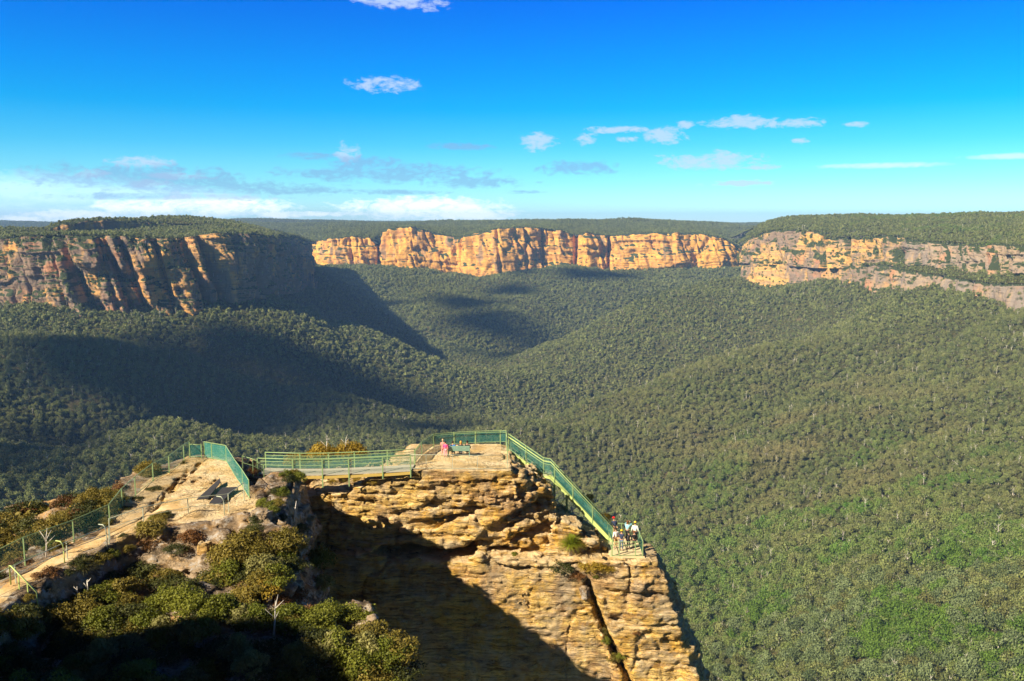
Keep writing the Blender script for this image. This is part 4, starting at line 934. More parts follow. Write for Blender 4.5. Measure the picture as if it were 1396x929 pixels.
def person(label, loc, rz, pose, shirt, trousers, hair, hat=None, scale=1.0, shorts=False, sleeveless=False, group=None, hairlong=False, bag=None):
    root = empty('person', loc, rz); root.scale = (scale*.91,)*3; tag(root, label, 'person', group); J = body_pose(pose); rnd = random.Random(hash(label) % 999)
    V = []; E = []; Rr = []
    def add(p, r, par=None):
        V.append(tuple(p)); Rr.append(r); 
        if par is not None: E.append((par, len(V)-1))
        return len(V)-1
    h = add(J['hip'], .125); m = add(J['hip'].lerp(J['chest'], .5), (.13,.10), h); c = add(J['chest'], (.155,.11), m); n = add(J['neck'], .055, c); hb = add(J['neck'].lerp(J['head'], .45), .06, n)
    hd = add(J['head'], (.082,.098), hb); ht = add(J['head']+Vector((0,-.005,.085)), (.06,.07), hd)
    add(J['head']+Vector((0,.105,-.015)), .016, hd)
    for s in (0, 1):
        sg = 1 if s == 0 else -1
        add(J['head']+Vector((sg*.088,-.005,-.01)), .016, hd)
        a = add(J['sh'][s], .062, c); e = add(J['elb'][s], .042, a); w_ = add(J['wri'][s], .028, e)
        d_ = (J['wri'][s]-J['elb'][s]).normalized(); pl = add(J['wri'][s]+d_*.07, (.036,.02), w_)
        side = d_.cross(Vector((0,0,1))); side = side.normalized() if side.length > .1 else Vector((1,0,0)); dn_ = Vector((0,0,-1)) if abs(d_.z) < .8 else Vector((0,1,0))
        for k, (o_, l_) in enumerate(((-.030,.060),(-.011,.072),(.010,.068),(.029,.052))):
            f1 = add(J['wri'][s]+d_*.105+side*o_, .009, pl); f2 = add(J['wri'][s]+d_*(.105+l_*.55)+side*o_+dn_*.010, .0085, f1); add(J['wri'][s]+d_*(.105+l_*.9)+side*o_+dn_*.032, .007, f2)
        th = add(J['wri'][s]+d_*.05-side*.045*sg, .010, w_); add(J['wri'][s]+d_*.09-side*.055*sg+dn_*.01, .008, th)
        hj = add(J['hj'][s], .085, h); kn = add(J['knee'][s], .055, hj); an = add(J['ank'][s], .037, kn)
        add(J['ank'][s]+Vector((0,.15,-.045)), (.038,.028), an)
    body = skin_body('body', V, E, Rr, M_skin, root)
    # eyes and mouth
    for sx in (-.032, .032):
        mb = MB(); mb.tube([J['head']+Vector((sx,.088,.012)), J['head']+Vector((sx,.100,.012))], .010, 8); mb.build('eye', flat((.04,.03,.03)), root)
    MB().bar(J['head']+Vector((-.025,.094,-.055)), J['head']+Vector((.025,.094,-.055)), .012).build('mouth', flat((.35,.10,.09)), root)
    # shirt, trousers
    V, E, Rr = [], [], []
    hp = add(J['hip']+J['ax']*.0, (.155,.125)); m = add(J['hip'].lerp(J['chest'], .5), (.15,.12), hp); c = add(J['chest'], (.175,.13), m); add(J['neck']-J['ax']*.04, .075, c)
    for s in (0, 1):
        a = add(J['sh'][s], .078, c)
        if not sleeveless: e = add(J['elb'][s], .056, a); add(J['elb'][s].lerp(J['wri'][s], .85), .042, e)
        else: add(J['sh'][s].lerp(J['elb'][s], .45), .062, a)
    skin_body('shirt', V, E, Rr, shirt, root)
    V, E, Rr = [], [], []
    hp = add(J['hip']+Vector((0,0,.02)), (.150,.122))
    for s in (0, 1):
        hj = add(J['hj'][s], .098, hp); kn = add(J['knee'][s], .070, hj)
        if not shorts: add(J['ank'][s]+Vector((0,0,.05)), .052, kn)
    skin_body('trousers', V, E, Rr, trousers, root)
    for s in (0, 1):
        a = J['ank'][s]; skin_body('shoe', [tuple(a+Vector((0,-.03,-.03))), tuple(a+Vector((0,.06,-.045))), tuple(a+Vector((0,.17,-.055)))], [(0,1),(1,2)], [(.045,.045),(.046,.042),(.040,.030)], flat((.10,.09,.09)), root, 1)
    # hair shell
    H_ = J['head']; bm = bmesh.new(); bmesh.ops.create_icosphere(bm, subdivisions=3, radius=1)
    for v in bm.verts:
        x_, y_, z_ = v.co; k = 1 + .05*rnd.random()
        low = -.9 if not hairlong else -2.0
        if y_ > .35 and z_ < .35: y_ = .35
        if hairlong and z_ < 0 and y_ < .1: z_ *= 2.0
        v.co = Vector((x_*.100*k, y_*.112*k-.012, z_*.112*k+.035))+H_
    me_ = bpy.data.meshes.new('hair'); bm.to_mesh(me_); bm.free(); me_.materials.append(hair); me_.polygons.foreach_set('use_smooth', [True]*len(me_.polygons))
    ob = bpy.data.objects.new('hair', me_); COL.objects.link(ob); ob.parent = root
    if hat:
        bm = bmesh.new(); bmesh.ops.create_uvsphere(bm, u_segments=20, v_segments=12, radius=1)
        bmesh.ops.delete(bm, geom=[v for v in bm.verts if v.co.z < -.05], context='VERTS')
        for v in bm.verts: v.co = Vector((v.co.x*.118, v.co.y*.130-.008, v.co.z*.115+.055))+H_
        # brim
        r1 = [bm.verts.new(H_+Vector((math.cos(a)*.112, .02+math.sin(a)*.12, .055))) for a in np.linspace(.2, math.pi-.2, 9)]
        r2 = [bm.verts.new(H_+Vector((math.cos(a)*.10, .03+math.sin(a)*.21, .035))) for a in np.linspace(.2, math.pi-.2, 9)]
        for i in range(8): bm.faces.new((r1[i], r1[i+1], r2[i+1], r2[i]))
        me_ = bpy.data.meshes.new('cap'); bm.to_mesh(me_); bm.free(); me_.materials.append(hat)
        ob = bpy.data.objects.new('cap', me_); COL.objects.link(ob); ob.parent = root; sd = ob.modifiers.new('s', 'SOLIDIFY'); sd.thickness = .008
    if bag:
        mb = MB(); q = J['chest']+Vector((0,-.22,-.12)); mb.bar(q+Vector((0,0,-.2)), q+Vector((0,0,.2)), .28, .15, up=(0,1,0)); ob = mb.build('backpack', bag, root); bv = ob.modifiers.new('b', 'BEVEL'); bv.width = .05; bv.segments = 3
    return root
def cl(c): return flat(c, .8, .15, .2, 'cloth')
BLK, WHT, NVY = cl((.02,.02,.022)), cl((.80,.80,.78)), cl((.035,.05,.10)); HB, HBR, HBL = flat((.02,.014,.01), .6, .3, .2, 'hair'), flat((.16,.06,.02), .6, .3, .2, 'hair'), flat((.62,.42,.22), .6, .3, .2, 'hair')
PINK, BLU, ORG, TEAL, DEN = cl((.80,.09,.28)), cl((.03,.22,.75)), cl((.75,.30,.05)), cl((.25,.50,.58)), cl((.10,.14,.22))
person('person in salmon pink standing at the left end of the bench with pale hair', bc+Vector((-1.28,.15,0)), R(-8), 'stand', cl((.75,.25,.22)), cl((.7,.3,.28)), HBL, scale=.84, sleeveless=True)
person('person in a hot pink top beside the left armrest of the bench', bc+Vector((-1.04,-.25,0)), R(-12), 'stand', PINK, cl((.72,.35,.4)), HB, scale=.80)
person('person in a bright blue top sitting on the bench', bc+Vector((-.48,.02,0)), 0, 'sit', BLU, DEN, HB)
person('person with long ginger hair and a dark jacket sitting on the bench', bc+Vector((.18,.02,0)), R(8), 'sit', BLK, DEN, flat((.70,.32,.06), .6, .3, .2, 'hair'), hairlong=True)
person('person in black sitting at the right end of the bench', bc+Vector((.66,.02,0)), R(-6), 'sit', BLK, BLK, HB, scale=1.02)
def lp(px, Y): return Vector((PX(px, Y, ZLs), Y, ZLs))
person('person in a red cap leaning on the rail beside the foot of the stairs', lp(838.5, 68.0)+Vector((0,0,0)), R(15), 'lean', NVY, cl((.45,.28,.15)), HB, hat=cl((.75,.02,.02)), scale=1.02)
person('person with a white shirt standing at the left rail of the lower platform', lp(839.5, 65.7), R(25), 'stand', WHT, cl((.48,.30,.14)), HB)
person('person in a yellow cap and navy top near the left rail', lp(847, 65.2), R(-20), 'reach', NVY, DEN, HB, hat=cl((.80,.48,.03)), sleeveless=True)
person('person with brown hair and a light blue top raising a camera on the lower platform', lp(855, 67.3), R(-30), 'up', TEAL, BLK, HBR, hairlong=True)
person('person in a white shirt and yellow cap at the right of the lower platform', lp(865.5, 66.9), R(-15), 'stand', WHT, BLK, HB, hat=cl((.80,.55,.05)), scale=1.04)
person('person in black with brown hair standing in front of the white shirt', lp(864.5, 65.3), R(10), 'stand', BLK, BLK, HBR, scale=.93)
person('person in black with a pack in the middle of the lower platform', lp(856.5, 65.5), R(-35), 'reach', BLK, cl((.05,.05,.06)), HB, scale=.86, bag=cl((.06,.06,.07)))
# ================================================================ HEATH SHRUBS
def shrub_proto(name, seed, mat, R0, H0, n, rc, per, size, base=.0, dead=0, stems=6):
    t = empty(name, (0,0,-500)); r = np.random.default_rng(seed); rr = random.Random(seed)
    cs = []
    for i in range(n):
        th = r.random()*6.283; q = math.sqrt(r.random()); top = H0*(1-.6*q*q)*(.55+.45*r.random())
        cs.append((R0*q*math.cos(th), R0*q*math.sin(th), base+max(.1, top-rc*.4), rc*(.55+.8*r.random())))
    V, Fq = leaf_cloud(r, cs, per, size, up=.5, squash=.85, jitter=.16)
    mesh_np('foliage', V, Fq, mat, t, smooth=False)
    m = MB()
    for i in range(stems):
        c = cs[rr.randrange(len(cs))]; m.tube([(0,0,-.4), (c[0]*.4, c[1]*.4, c[2]*.5), (c[0]*.9, c[1]*.9, c[2]*.95)], [.035, .025, .01], 5)
    m.build('stem', M_twig, t); return t
M_twig = flat((.22,.17,.12), .9, .1, .3, 'twig'); M_dead = flat((.62,.58,.52), .9, .1, .2, 'dead_wood')
LM = {'olive': leaf_mat('shrub_olive', (.12,.105,.015), (.27,.21,.04), trans=.25), 'green': leaf_mat('shrub_green', (.09,.115,.010), (.23,.24,.03), trans=.28),
      'dark': leaf_mat('shrub_dark', (.03,.04,.009), (.09,.095,.02), trans=.15), 'brown': leaf_mat('shrub_brown', (.09,.045,.015), (.22,.10,.03), trans=.15),
      'gold': leaf_mat('shrub_gold', (.20,.14,.012), (.38,.26,.03), trans=.25), 'grey': leaf_mat('shrub_grey', (.15,.15,.05), (.32,.30,.10), trans=.2)}
SP = {}
for j, (k, R0, H0, n, rc, per, size, base) in enumerate([('olive',.8,.85,34,.30,90,.055,.10),('green',.75,.95,36,.26,95,.050,.1),('dark',.85,.7,28,.28,85,.048,.05),('brown',.75,.6,26,.24,95,.046,.02),('gold',.8,.7,28,.28,90,.050,.05),('grey',.8,.9,40,.22,80,.058,.15)]):
    SP[k] = [shrub_proto('heath_shrub', 300+10*j+v, LM[k], R0, H0, n, rc, per, size, base) for v in range(2)]
def tussock(name, seed, mat, n, L, w, droop, up=1.0):
    t = empty(name, (0,0,-500)); rr = random.Random(seed); V = []; Fc = []
    for i in range(n):
        a = rr.random()*6.283; el_ = rr.uniform(.15, 1.45)*up; l = L*rr.uniform(.7, 1.1); d_ = Vector((math.cos(a)*math.cos(el_), math.sin(a)*math.cos(el_), math.sin(el_))); sd_ = Vector((-math.sin(a), math.cos(a), 0))*w
        p = Vector((rr.uniform(-.05,.05), rr.uniform(-.05,.05), 0)); k0 = len(V)
        for k in range(4):
            f = k/3; q = p+d_*l*f - Vector((0,0,droop*l*f*f)); ww = sd_*(1-f*.85); V += [tuple(q-ww), tuple(q+ww)]
        for k in range(3): b = k0+k*2; Fc.append((b, b+1, b+3, b+2))
    mesh_np('blades', np.array(V), np.array(Fc), mat, t, smooth=False); return t
used_s = set()
def place(protos, loc, s, label, cat, group=None, rz=None, sz=None):
    p = protos[random.randrange(len(protos))] if isinstance(protos, list) else protos
    o = p if p.name not in used_s else copy_tree(p); used_s.add(p.name)
    o.location = loc; o.rotation_euler = (0, 0, random.random()*6.28 if rz is None else rz); o.scale = (s, s, (sz or s)); tag(o, label, cat, group)
    return o
def px2m(px, loc): return px*(loc.y*CT-loc.z*ST)/F
def shrub_at(px, py, wpx, kind, label, Y=None, z=None, hk=1.0, sink=.1, group=None):
    """shrub whose middle is seen at (px,py), wpx wide"""
    pt = see(px, py+wpx*.30) if Y is None else P(px, py+wpx*.3, Y)
    if pt is None: pt = P(px, py+wpx*.3, 50)
    s = px2m(wpx, pt)/1.95; pt = pt.copy(); pt.z -= sink
    return place(SP[kind], pt, s, label, 'shrub', group, sz=s*hk)
NAMED = [(48,722,118,'olive','broad olive bush beyond the path rail at the far left',50,1.0),(112,690,60,'gold','yellow-green bush behind the lower mesh fence',52,1.2),(140,697,46,'olive','olive bush between the yellow-green bush and the sandy path',51,1.1),(162,662,40,'brown','dark brown bush leaning on the outside of the fence',56,1.2),(78,704,44,'dark','dark bush left of the yellow-green bush behind the fence',51,1.1),(193,640,20,'brown','small brown bush outside the upper fence',60,1.0),
  (210,660,24,'dark','small dark shrub at the left edge of the slab',None,.6),(186,674,22,'dark','small dark shrub against the fence on the sandy part of the slab',None,.6),(172,688,20,'dark','dark shrub at the fence foot where the sandy path starts',None,.7),
  (206,713,46,'olive','spiky olive shrub at the near rim of the slab',None,.9),(200,728,50,'brown','low rusty shrub below the spiky olive one',None,.6),(257,722,44,'brown','rusty brown shrub behind the short railing of the slab',None,.9),(240,740,34,'dark','dark shrub under the rusty brown shrub',None,.7),
  (64,770,44,'brown','low brown shrub beside the path railing',None,.7),(132,752,42,'olive','olive shrub right of the hooped rail end',None,.6),
  (435,757,48,'green','rounded yellow-green shrub standing out of the shadow on the cliff edge',None,1.1),(398,737,40,'olive','olive shrub above the rounded yellow-green shrub',None,.9),(350,748,54,'olive','olive shrub on the slope under the slab corner',None,.9),(315,772,60,'green','green shrub in the middle of the sunny heath slope',None,1.0),
  (362,790,58,'gold','golden tufted shrub in the middle of the sunny slope',None,.9),(400,800,52,'brown','rust brown shrub on the sunny slope',None,1.0),(425,825,46,'brown','brown shrub at the shadow edge of the sunny slope',None,1.0),(440,790,40,'grey','grey-green wispy shrub at the right rim of the sunny slope',None,.9),
  (300,820,60,'green','green shrub at the lower left of the sunny slope',None,1.0),(350,835,60,'green','dark green shrub below the golden tufted one',None,1.0),(392,842,50,'olive','olive shrub at the foot of the sunny slope',None,.9),
  (452,872,64,'grey','left half of the large pale rounded bush in the dark foreground',None,.9),(500,872,62,'grey','right half of the large pale rounded bush in the dark foreground',None,.9),
  (310,882,80,'green','wide low green bush in the dark foreground below the sunny slope',None,.6),(265,850,66,'olive','olive bush left of the thin pale dead tree',None,.9),(225,850,60,'grey','grey-green bush in the middle of the dark foreground',None,.9),(200,836,50,'green','green bush behind the grey-green one in the dark foreground',None,.9),
  (140,835,52,'green','bright green upright bush in the left foreground',None,1.0),(75,822,60,'olive','olive bush left of the bright green upright one',None,.8),(110,845,50,'dark','dark bush under the bright green upright one',None,.8),(165,800,50,'brown','rusty shrub on the pale rocks right of the grass tuft',None,.7),(215,775,44,'olive','olive shrub on the pale rocks below the slab',None,.7),(190,757,40,'dark','dark shrub on the rocks below the spiky olive one',None,.6),(250,790,50,'dark','dark shrub in the hollow beside the orange boulder',None,.9),(180,815,44,'brown','brown shrub on the last pale rocks',None,.7)]
for px, py, wp, kd_, lab, Y_, hk in NAMED: shrub_at(px, py, wp, kd_, lab, Y=Y_, hk=hk)
for px, py, wp, kd_, lab, Y_, hk in [(440,612,48,'gold','golden bush behind the left half of the footbridge',70,1.3),(478,609,44,'gold','golden bush behind the middle of the footbridge',70,1.3),(404,622,34,'gold','small golden bush behind the left end of the footbridge',69,1.2),(580,609,28,'gold','low golden bush outside the fence left of the bench',74,.7),(345,636,22,'brown','brown bush among the rocks left of the footbridge',63,.9),(372,645,20,'dark','dark bush at the left end of the footbridge deck',64,.8),
  (800,676,24,'dark','dark bush behind the middle of the staircase',71.5,1.2),(823,700,22,'gold','olive gold bush behind the lower end of the staircase',70.5,1.1),(767,765,34,'dark','dark round shrub on the rock ledge left of the grass tree',None,.9),(790,778,30,'brown','brown shrub below the grass tree on the rock ledge',None,.9),(806,762,40,'gold','straw coloured shrub right of the grass tree',None,.7),(828,768,26,'gold','straw coloured tuft under the lower platform corner',None,.7),
  (822,850,16,'gold','dry tuft high in the crack of the rock face',None,1.4),(826,872,14,'green','bright green plant in the middle of the crack',None,1.4),(838,893,22,'olive','olive shrub low in the crack of the rock face',None,1.2),(847,890,16,'green','bright green plant at the foot of the crack',None,1),(868,858,14,'brown','tiny brown shrub on the face of the right buttress',None,.8),(813,783,10,'green','small green plant above the top of the crack',None,1),(701,752,12,'green','small green fern under the main overhang',None,.9),
  (452,652,16,'gold','tiny dry shrub under the left half of the footbridge',None,.8),(466,652,14,'olive','tiny olive shrub under the middle of the footbridge',None,.8),(488,650,16,'gold','tiny dry shrub under the right half of the footbridge',None,.8),(508,652,16,'gold','tiny dry shrub right of the footbridge post',None,.7),(372,692,22,'green','pale green plant hanging in the shade under the footbridge',None,1.1)]:
    shrub_at(px, py, wp, kd_, lab, Y=Y_, hk=hk, sink=.15)
# background cover of the heath: many look-alike shrubs
LABS = {'olive': 'low olive heath shrub in the dense cover of the foreground ledge', 'green': 'low green heath shrub in the dense cover of the foreground ledge', 'dark': 'low dark heath shrub in the dense cover of the foreground ledge', 'brown': 'low brown heath shrub in the dense cover of the foreground ledge', 'grey': 'low grey-green heath shrub in the dense cover of the foreground ledge'}
cand = 0; rr = random.Random(5)
placed = []
while cand < 150:
    px, py = rr.uniform(-60, 560), rr.uniform(735, 960)
    lim = np.interp(px, [-60,0,150,230,300,360,460,545], [815,805,800,770,740,705,770,880])
    if py < lim and rr.random() < .90: continue
    if 190 < px < 270 and py < 770: continue
    pt = see(px, py)
    if pt is None or pt.y > 56 or pt.z < -26: cand += .2; continue
    if pt.z < -20.5 and pt.y > 44: continue
    if path_d(pt.x, pt.y) < 1.4 or poly_sd(np.array([pt.x]), np.array([pt.y]), [q for q in L_ if True])[0] < .2 and pt.y > 50: continue
    k = rr.choices(['olive','green','dark','brown','grey'], [3.4,3,3.4,.9,1.2])[0]
    if py > 860: k = rr.choices(['olive','green','dark','grey'], [2,3,4,2])[0]
    s = rr.uniform(.65, 1.25); cand += 1
    place(SP[k], pt-Vector((0,0,.1)), s, LABS[k], 'shrub', 'shrubs covering the foreground ledge', sz=s*rr.uniform(.7, 1.1))
for i in range(80):     # bushes beyond the left fence
    f_ = rr.random(); q = fpts[0].lerp(fpts[3], f_*1.4) if f_ < .7 else fpts[3].lerp(fpts[8], (f_-.7)*3)
    q = q + Vector((-rr.uniform(.8, 7.5), rr.uniform(.2, 3.5), 0)); h = drop(q.x, q.y)
    if h is None or h < -21: continue
    q.z = h-.15; s = rr.uniform(.6, 1.1); k = rr.choice(['olive', 'dark', 'dark', 'olive', 'olive', 'brown'])
    place(SP[k], q, s, 'heath bush growing beyond the mesh fence on the left rim', 'shrub', 'shrubs beyond the left fence', sz=s)
for i in range(16):     # bushes crowning the right rim of the outcrop
    q = Vector((rr.uniform(-15.5, -13.6), rr.uniform(47, 60), 0)); h = drop(q.x, q.y, 0, T_left)
    if h is None or h < -20: continue
    q.z = h-.1; s = rr.uniform(.35, .75); place(SP[rr.choice(['olive', 'dark', 'green'])], q, s, 'small bush on the rough rim right of the slab', 'shrub', 'shrubs on the outcrop rim', sz=s)
for i in range(24):
    f_ = rr.random()*5.0; j_ = int(f_) if f_ < 5 else 4; a_, b_2 = pw[min(j_+1, len(pw)-2)], pw[min(j_+2, len(pw)-1)]; q = a_.lerp(b_2, f_-j_); dd_ = (b_2-a_).normalized(); sd_ = 1 if rr.random() < .65 else -1
    q = q + Vector((-dd_.y, dd_.x, 0))*sd_*rr.uniform(1.0, 1.9); h = drop(q.x, q.y)
    if h is None: continue
    q.z = h-.1; s = rr.uniform(.25, .55); place(SP[rr.choice(['olive', 'dark', 'dark', 'green'])], q, s, 'small heath bush at the edge of the sandy path', 'shrub', 'bushes lining the sandy path', sz=s)
# grass tree, tussocks, dead wood
M_gt = leaf_mat('grass_tree_blade', (.20,.26,.012), (.42,.46,.05), trans=.35); M_dry = leaf_mat('dry_blade', (.22,.15,.05), (.34,.25,.10), trans=.2)
pt = see(778, 752); pt = pt if pt else P(778, 752, 64.5)
gt = tussock('grass_tree', 3, M_gt, 520, 1.35, .024, .35); used_s.add(gt.name); gt.location = pt+Vector((0,-.1,.55)); tag(gt, 'round yellow-green grass tree on the rock ledge left of the lower platform', 'grass tree')
sk = tussock('sk', 4, M_dry, 260, .9, .015, .9, .5); ch = sk.children[0]; ch.parent = gt; ch.name = 'dry_skirt'; bpy.data.objects.remove(sk)
MB().tube([(0,0,-.9),(0,0,.1)], [.16,.13], 9).build('trunk', M_twig, gt)
tk = tussock('tussock', 6, leaf_mat('tussock_blade', (.11,.11,.03), (.24,.21,.07), trans=.25), 260, .9, .012, .45)
for px, py, s, lab in ((112,775,1.25,'tall grass tuft below the sandy path'),(378,772,1.0,'arching tuft of grass in the sunny heath'),(360,762,.9,'grass tuft under the slab corner'),(402,812,.9,'pale grass tuft beside the brown shrub'),(822,862,.8,'hanging grass tuft in the crack of the rock face'),(250,632,.55,'small grass tuft at the back corner of the slab')):
    q = see(px, py) or P(px, py, 62 if py < 700 else 48)
    place(tk, q, s, lab, 'grass tuft')
def dead(label, px, py, H, seed, Y=None, spread=.5, lean=.1):
    q = see(px, py) if Y is None else P(px, py, Y)
    if q is None: return
    r = random.Random(seed); m = MB(); top = Vector((lean*H, 0, H))
    m.tube([(0,0,-.3),(top.x*.4+.04,0,H*.45),(top.x,top.y,H)], [.05,.035,.012], 6)
    for i in range(6):
        z = H*r.uniform(.45, .9); a = r.random()*6.28; l = spread*r.uniform(.5, 1); b0 = Vector((top.x*z/H, 0, z)); m.tube([b0, b0+Vector((math.cos(a)*l*.5, math.sin(a)*l*.3, l*.5)), b0+Vector((math.cos(a)*l, math.sin(a)*l*.6, l*1.0))], [.022,.016,.006], 5)
    o = m.build('dead_branch', M_dead, None, smooth=True); o.location = q; tag(o, label, 'dead branch')
dead('thin pale dead tree standing in the dark foreground', 372, 872, 1.9, 1, spread=.6); dead('pale dead sprig rising from the left foreground bushes', 118, 824, 1.3, 2, spread=.3)
dead('second pale dead sprig beside the first in the left foreground', 104, 826, 1.0, 3, spread=.2); dead('curved dead twig below the orange boulder', 250, 826, .9, 4, spread=.2, lean=.6)
dead('bare white branches in the golden bush behind the footbridge', 444, 622, 1.7, 5, Y=70, spread=.5); dead('pale dead branches beside the path railing', 62, 760, 1.2, 6, spread=.6)
dead('pale dead stick leaning in the shade under the footbridge', 400, 706, 1.1, 7, spread=.1, lean=.2); dead('bare twigs behind the right half of the footbridge', 470, 618, 1.2, 8, Y=70, spread=.5)
# boulders
def boulder(label, px, py, w_, mat, seed, Y=None, sq=(1,.8,.7), sink=.2):
    q = see(px, py) if Y is None else P(px, py, Y)
    if q is None: return
    s = px2m(w_, q)/2; bm = bmesh.new(); bmesh.ops.create_icosphere(bm, subdivisions=5, radius=1)
    co_ = np.array([v.co[:] for v in bm.verts]); x_, y_, z_ = co_.T
    d_ = 1+.30*vn(x_*1.1, y_*1.1, z_*1.3, seed)+.16*vn(x_*2.5, y_*2.5, z_*4, seed+1)+.06*vn(x_*6, y_*6, z_*11, seed+2)
    co_ = np.sign(co_)*np.abs(co_)**.62*d_[:, None]*np.array(sq)*s
    for v, c_ in zip(bm.verts, co_): v.co = c_
    me_ = bpy.data.meshes.new('boulder'); bm.to_mesh(me_); bm.free(); me_.materials.append(mat); me_.polygons.foreach_set('use_smooth', [True]*len(me_.polygons))
    o = bpy.data.objects.new('boulder', me_); COL.objects.link(o); o.location = q+Vector((0,0,-sink*s)); o.rotation_euler = (0, 0, seed); tag(o, label, 'boulder')
boulder('orange upright boulder in front of the slab', 281, 752, 19, M_rock, 3, sq=(.9,.8,1.6)); boulder('grey boulder at the left end of the footbridge', 352, 668, 24, M_grey, 5)
boulder('flat grey boulder right of the teal fence', 345, 652, 24, M_grey, 6, sq=(1.2,.8,.5)); boulder('dark grey boulder under the left end of the footbridge', 372, 668, 20, M_grey, 7)
boulder('pale grey boulder at the top of the crack in the rock face', 800, 790, 22, M_grey, 8, sq=(1,.7,1.1)); boulder('grey boulder below the slab corner', 356, 705, 26, M_grey, 9, sq=(1,.8,.9))
boulder('pale boulder lying among the foreground heath below the slab', 205, 790, 40, M_grey, 10, sq=(1.3,.8,.5)); boulder('pale grey boulder just above the small green plant of the crack', 797, 806, 16, M_grey, 12, sq=(.8,.7,1.2))
# trees on the hill behind and left of the viewpoint (outside the picture, they throw the mottled shade)
# ================================================================ LIGHT, SKY, CAMERA
SUN = Vector((.70, .50, -.60)).normalized()
el = math.asin(-SUN.z); az = math.atan2(-SUN.x, -SUN.y)      # towards the sun, clockwise from +Y
ld = bpy.data.lights.new('sun', 'SUN'); ld.energy = 5.0; ld.angle = R(.53); ld.color = (1, .86, .64)
lo = bpy.data.objects.new('sun', ld); COL.objects.link(lo); lo.rotation_euler = SUN.to_track_quat('-Z', 'Y').to_euler()
w = bpy.data.worlds.new('World'); sc.world = w; w.use_nodes = True
t = NT(w.node_tree); bg = w.node_tree.nodes['Background']
sky = t.n('ShaderNodeTexSky', sky_type='NISHITA', sun_disc=False, sun_elevation=el, sun_rotation=az, altitude=900, air_density=1, dust_density=.4, ozone_density=1.5)
d = t.n('ShaderNodeNewGeometry').outputs['Incoming']; 
tc = t.n('ShaderNodeTexCoord').outputs['Generated']
sp = t.n('ShaderNodeSeparateXYZ'); t.link(tc, sp.inputs[0])
elev = t.math('ARCSINE', sp.outputs[2]); azm = t.math('ARCTAN2', sp.outputs[0], sp.outputs[1])
f = t.math('MULTIPLY', elev, 1/R(40), clamp=True)
c = t.mix(1.0, sky.outputs[0], t.ramp(f, [(.0,(.52,.80,1.10)),(.06,(.28,.68,.88)),(.118,(.10,.545,.80)),(.173,(.006,.46,.80)),(.228,(.0,.40,.86)),(.33,(.0,.285,.90)),(.5,(.004,.10,.30)),(1.,(.015,.045,.12))]), 'MULTIPLY')
# clouds: soft shapes at their own bearing and height above the horizon
elp = t.math('MULTIPLY', elev, 180/math.pi); azp = t.math('MULTIPLY', azm, 180/math.pi)
cv = t.n('ShaderNodeCombineXYZ'); t.link(azp, cv.inputs[0]); t.link(t.math('MULTIPLY', elp, 2.2), cv.inputs[1])
nz1 = t.noise(cv.outputs[0], .6, 9, .68, .9); nz2 = t.noise(cv.outputs[0], 1.7, 6, .6)
def clouds(lst, amp, lo, hi):
    acc = None
    for px, py, hw, hh in lst:
        v = P(px, py, 1.0).normalized(); a0 = math.degrees(math.atan2(v.x, v.y)); e0 = math.degrees(math.asin(v.z))
        rw, rh = math.degrees(hw/F)*1.35, math.degrees(hh/F)*1.35
        da = t.math('MULTIPLY', t.math('SUBTRACT', azp, a0), 1/rw); de = t.math('MULTIPLY', t.math('SUBTRACT', elp, e0), 1/rh)
        q = t.math('SUBTRACT', 1, t.math('ADD', t.math('MULTIPLY', da, da), t.math('MULTIPLY', de, de)))
        acc = q if acc is None else t.math('MAXIMUM', acc, q)
    acc = t.math('MAXIMUM', acc, -1.5)
    nn = t.math('ADD', t.math('MULTIPLY', t.math('SUBTRACT', nz1, .5), amp), t.math('MULTIPLY', t.math('SUBTRACT', nz2, .5), amp*.6))
    return t.ramp(t.math('ADD', acc, nn), [(lo, 0.), (hi, 1.)])
blue = clouds([(190,243,110,13),(300,256,110,8),(400,260,60,5),(455,238,60,7),(560,236,80,11),(640,248,60,7),(425,213,26,4),(500,222,40,8),(240,268,110,4),(785,230,45,8),(520,262,70,3),(718,262,20,2),(630,200,30,4)], 4.6, -.1, 1.2)
haz = clouds([(40,262,130,20),(150,262,130,10),(1200,226,60,3),(1385,213,45,3),(150,290,160,8)], 1.6, .0, 1.2)
c = t.mix(t.math('MULTIPLY', haz, .65), c, (4.4,6.3,7.4))
whi = clouds([(527,116,34,8),(545,2,48,9),(737,193,20,10),(1010,167,36,7),(1090,168,30,5),(905,184,22,9),(848,177,34,4),(965,220,50,9),(1040,228,20,3),(1010,250,42,3),(474,209,14,10),(190,221,28,6),(935,170,10,4),(1165,170,12,3),(1094,192,11,3),(858,190,13,4),(122,237,16,5),(205,250,22,4),(800,190,12,6),(240,240,30,4)], 4.4, .0, 1.6)
c = t.mix(t.math('MULTIPLY', whi, .7), c, (3.3,3.9,4.9))
low = clouds([(200,284,50,10),(290,280,80,12),(100,293,45,5),(580,284,90,13),(380,293,30,4),(640,292,60,7),(440,292,40,3),(30,300,40,4)], 3.0, -.2, 1.2)
c = t.mix(t.math('MULTIPLY', low, .85), c, (7.6,8.0,8.0))
c = t.mix(t.math('MULTIPLY', blue, .62), c, (1.25,2.35,3.9))
t.link(c, bg.inputs['Color']); bg.inputs['Strength'].default_value = .1
cam = bpy.data.cameras.new('camera'); cam.sensor_width = 36; cam.lens = 36*F/1396; cam.clip_start = .5; cam.clip_end = 40000
co = bpy.data.objects.new('camera', cam); COL.objects.link(co); co.location = (0,0,0); co.rotation_euler = (R(90)-TH, 0, 0); sc.camera = co
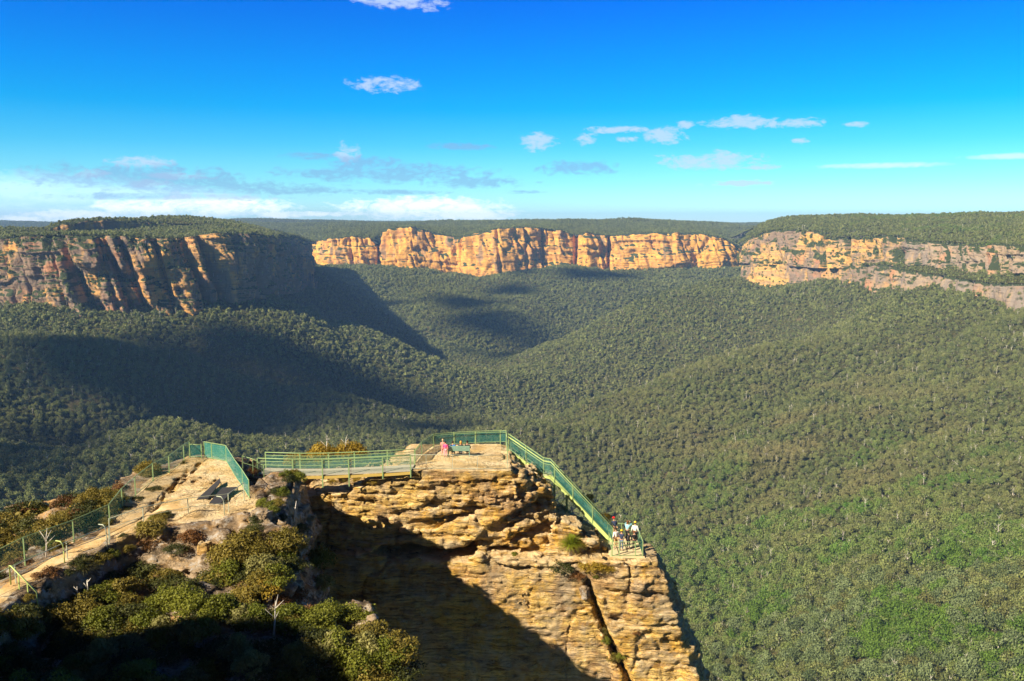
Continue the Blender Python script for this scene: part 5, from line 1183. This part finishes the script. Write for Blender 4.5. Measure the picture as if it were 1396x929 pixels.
sc.view_settings.view_transform = 'Standard'; sc.view_settings.look = 'None'; sc.view_settings.exposure = 1.08; sc.view_settings.gamma = 1
sc.cycles.use_denoising = True; sc.cycles.max_bounces = 6; sc.cycles.transparent_max_bounces = 12; sc.cycles.volume_bounces = 0

# ---- clouds high behind the viewpoint, whose shadows lie on the valley
M_cloud, tc_, bc_ = newmat('cloud_white', 1, 0); bc_.inputs['Base Color'].default_value = (.9, .9, .92, 1)
def shade_cloud(label, spots, seed, hgt=3600):
    r = np.random.default_rng(seed); o0 = None; V = []; Fq = []; n0 = 0
    bm = bmesh.new(); bmesh.ops.create_icosphere(bm, subdivisions=2, radius=1); bv = np.array([v.co[:] for v in bm.verts]); bf = np.array([[v.index for v in f.verts] for f in bm.faces]); bm.free()
    for px, py, Y, rad in spots:
        g = P(px, py, Y); k = (hgt-g.z)/-SUN.z; c0 = np.array(g - SUN*k)
        lumps = [(0, 0, 0, rad*.62)]+[(math.cos(a)*rad*q, math.sin(a)*rad*q, r.uniform(-.2, .2)*rad, rad*r.uniform(.10, .34)*(1.25-q*.6)) for a, q in zip(r.random(34)*6.28, r.random(34)*.9+.30)]
        for lx, ly, lz, lr in lumps:
            d_ = 1+.22*vn(bv[:, 0]*1.7+lx, bv[:, 1]*1.7+ly, bv[:, 2]*1.7, seed); V.append(bv*d_[:, None]*lr*np.array([1, 1, .45])+c0+np.array([lx, ly, lz*.5])); Fq.append(bf+n0); n0 += len(bv)
    o = mesh_np('cloud', np.concatenate(V), np.concatenate(Fq), M_cloud); tag(o, label, kind='structure')
for i, (lab, sp_) in enumerate([('cloud over the left slopes', [(230,485,1180,110),(330,470,1320,95),(420,485,1430,100),(480,505,1450,80),(330,510,1250,110),(200,520,1120,90),(290,560,1100,50),(120,500,1080,90),(270,590,1000,45),(90,560,950,60),(400,520,1300,80),(190,452,1330,75),(280,444,1420,75),(370,456,1440,75)]),
    ('cloud over the lower left', [(30,600,800,70),(60,650,720,60),(-20,560,900,70)]), ('cloud over the far centre slope', [(630,410,2550,120),(670,440,2350,110),(690,395,2700,90),(640,470,2150,70),(690,478,2050,60)]),
    ('cloud over the foot of the far cliff', [(800,380,2850,90),(845,378,2880,70),(720,372,2900,60)]), ('cloud over the valley floor', [(590,575,1230,60),(545,580,1200,35)]), ('small cloud over the right spur', [(905,418,2150,50),(945,408,2200,40)]), ('cloud over the left gully', [(500,400,2500,80)])]):
    shade_cloud(lab, sp_, 40+i)
# ---- air
hz = MB().add([(-9500,-3500,-521),(9500,-3500,-521),(9500,12000,-521),(-9500,12000,-521),(-9500,-3500,110),(9500,-3500,110),(9500,12000,110),(-9500,12000,110)], [(0,3,2,1),(4,5,6,7),(0,1,5,4),(1,2,6,5),(2,3,7,6),(3,0,4,7)])
hm = bpy.data.materials.new('haze'); hm.use_nodes = True; hn = hm.node_tree.nodes; hn.remove(hn['Principled BSDF']); pv = hn.new('ShaderNodeVolumePrincipled')
pv.inputs['Color'].default_value = (.30,.56,1,1); pv.inputs['Density'].default_value = 7e-5; pv.inputs['Anisotropy'].default_value = 0
hm.node_tree.links.new(pv.outputs[0], hn['Material Output'].inputs['Volume'])
tag(hz.build('haze', hm), 'thin bluish air over the valley', 'haze', kind='stuff')
sc.cycles.volume_bounces = 0; sc.cycles.volume_step_rate = 1
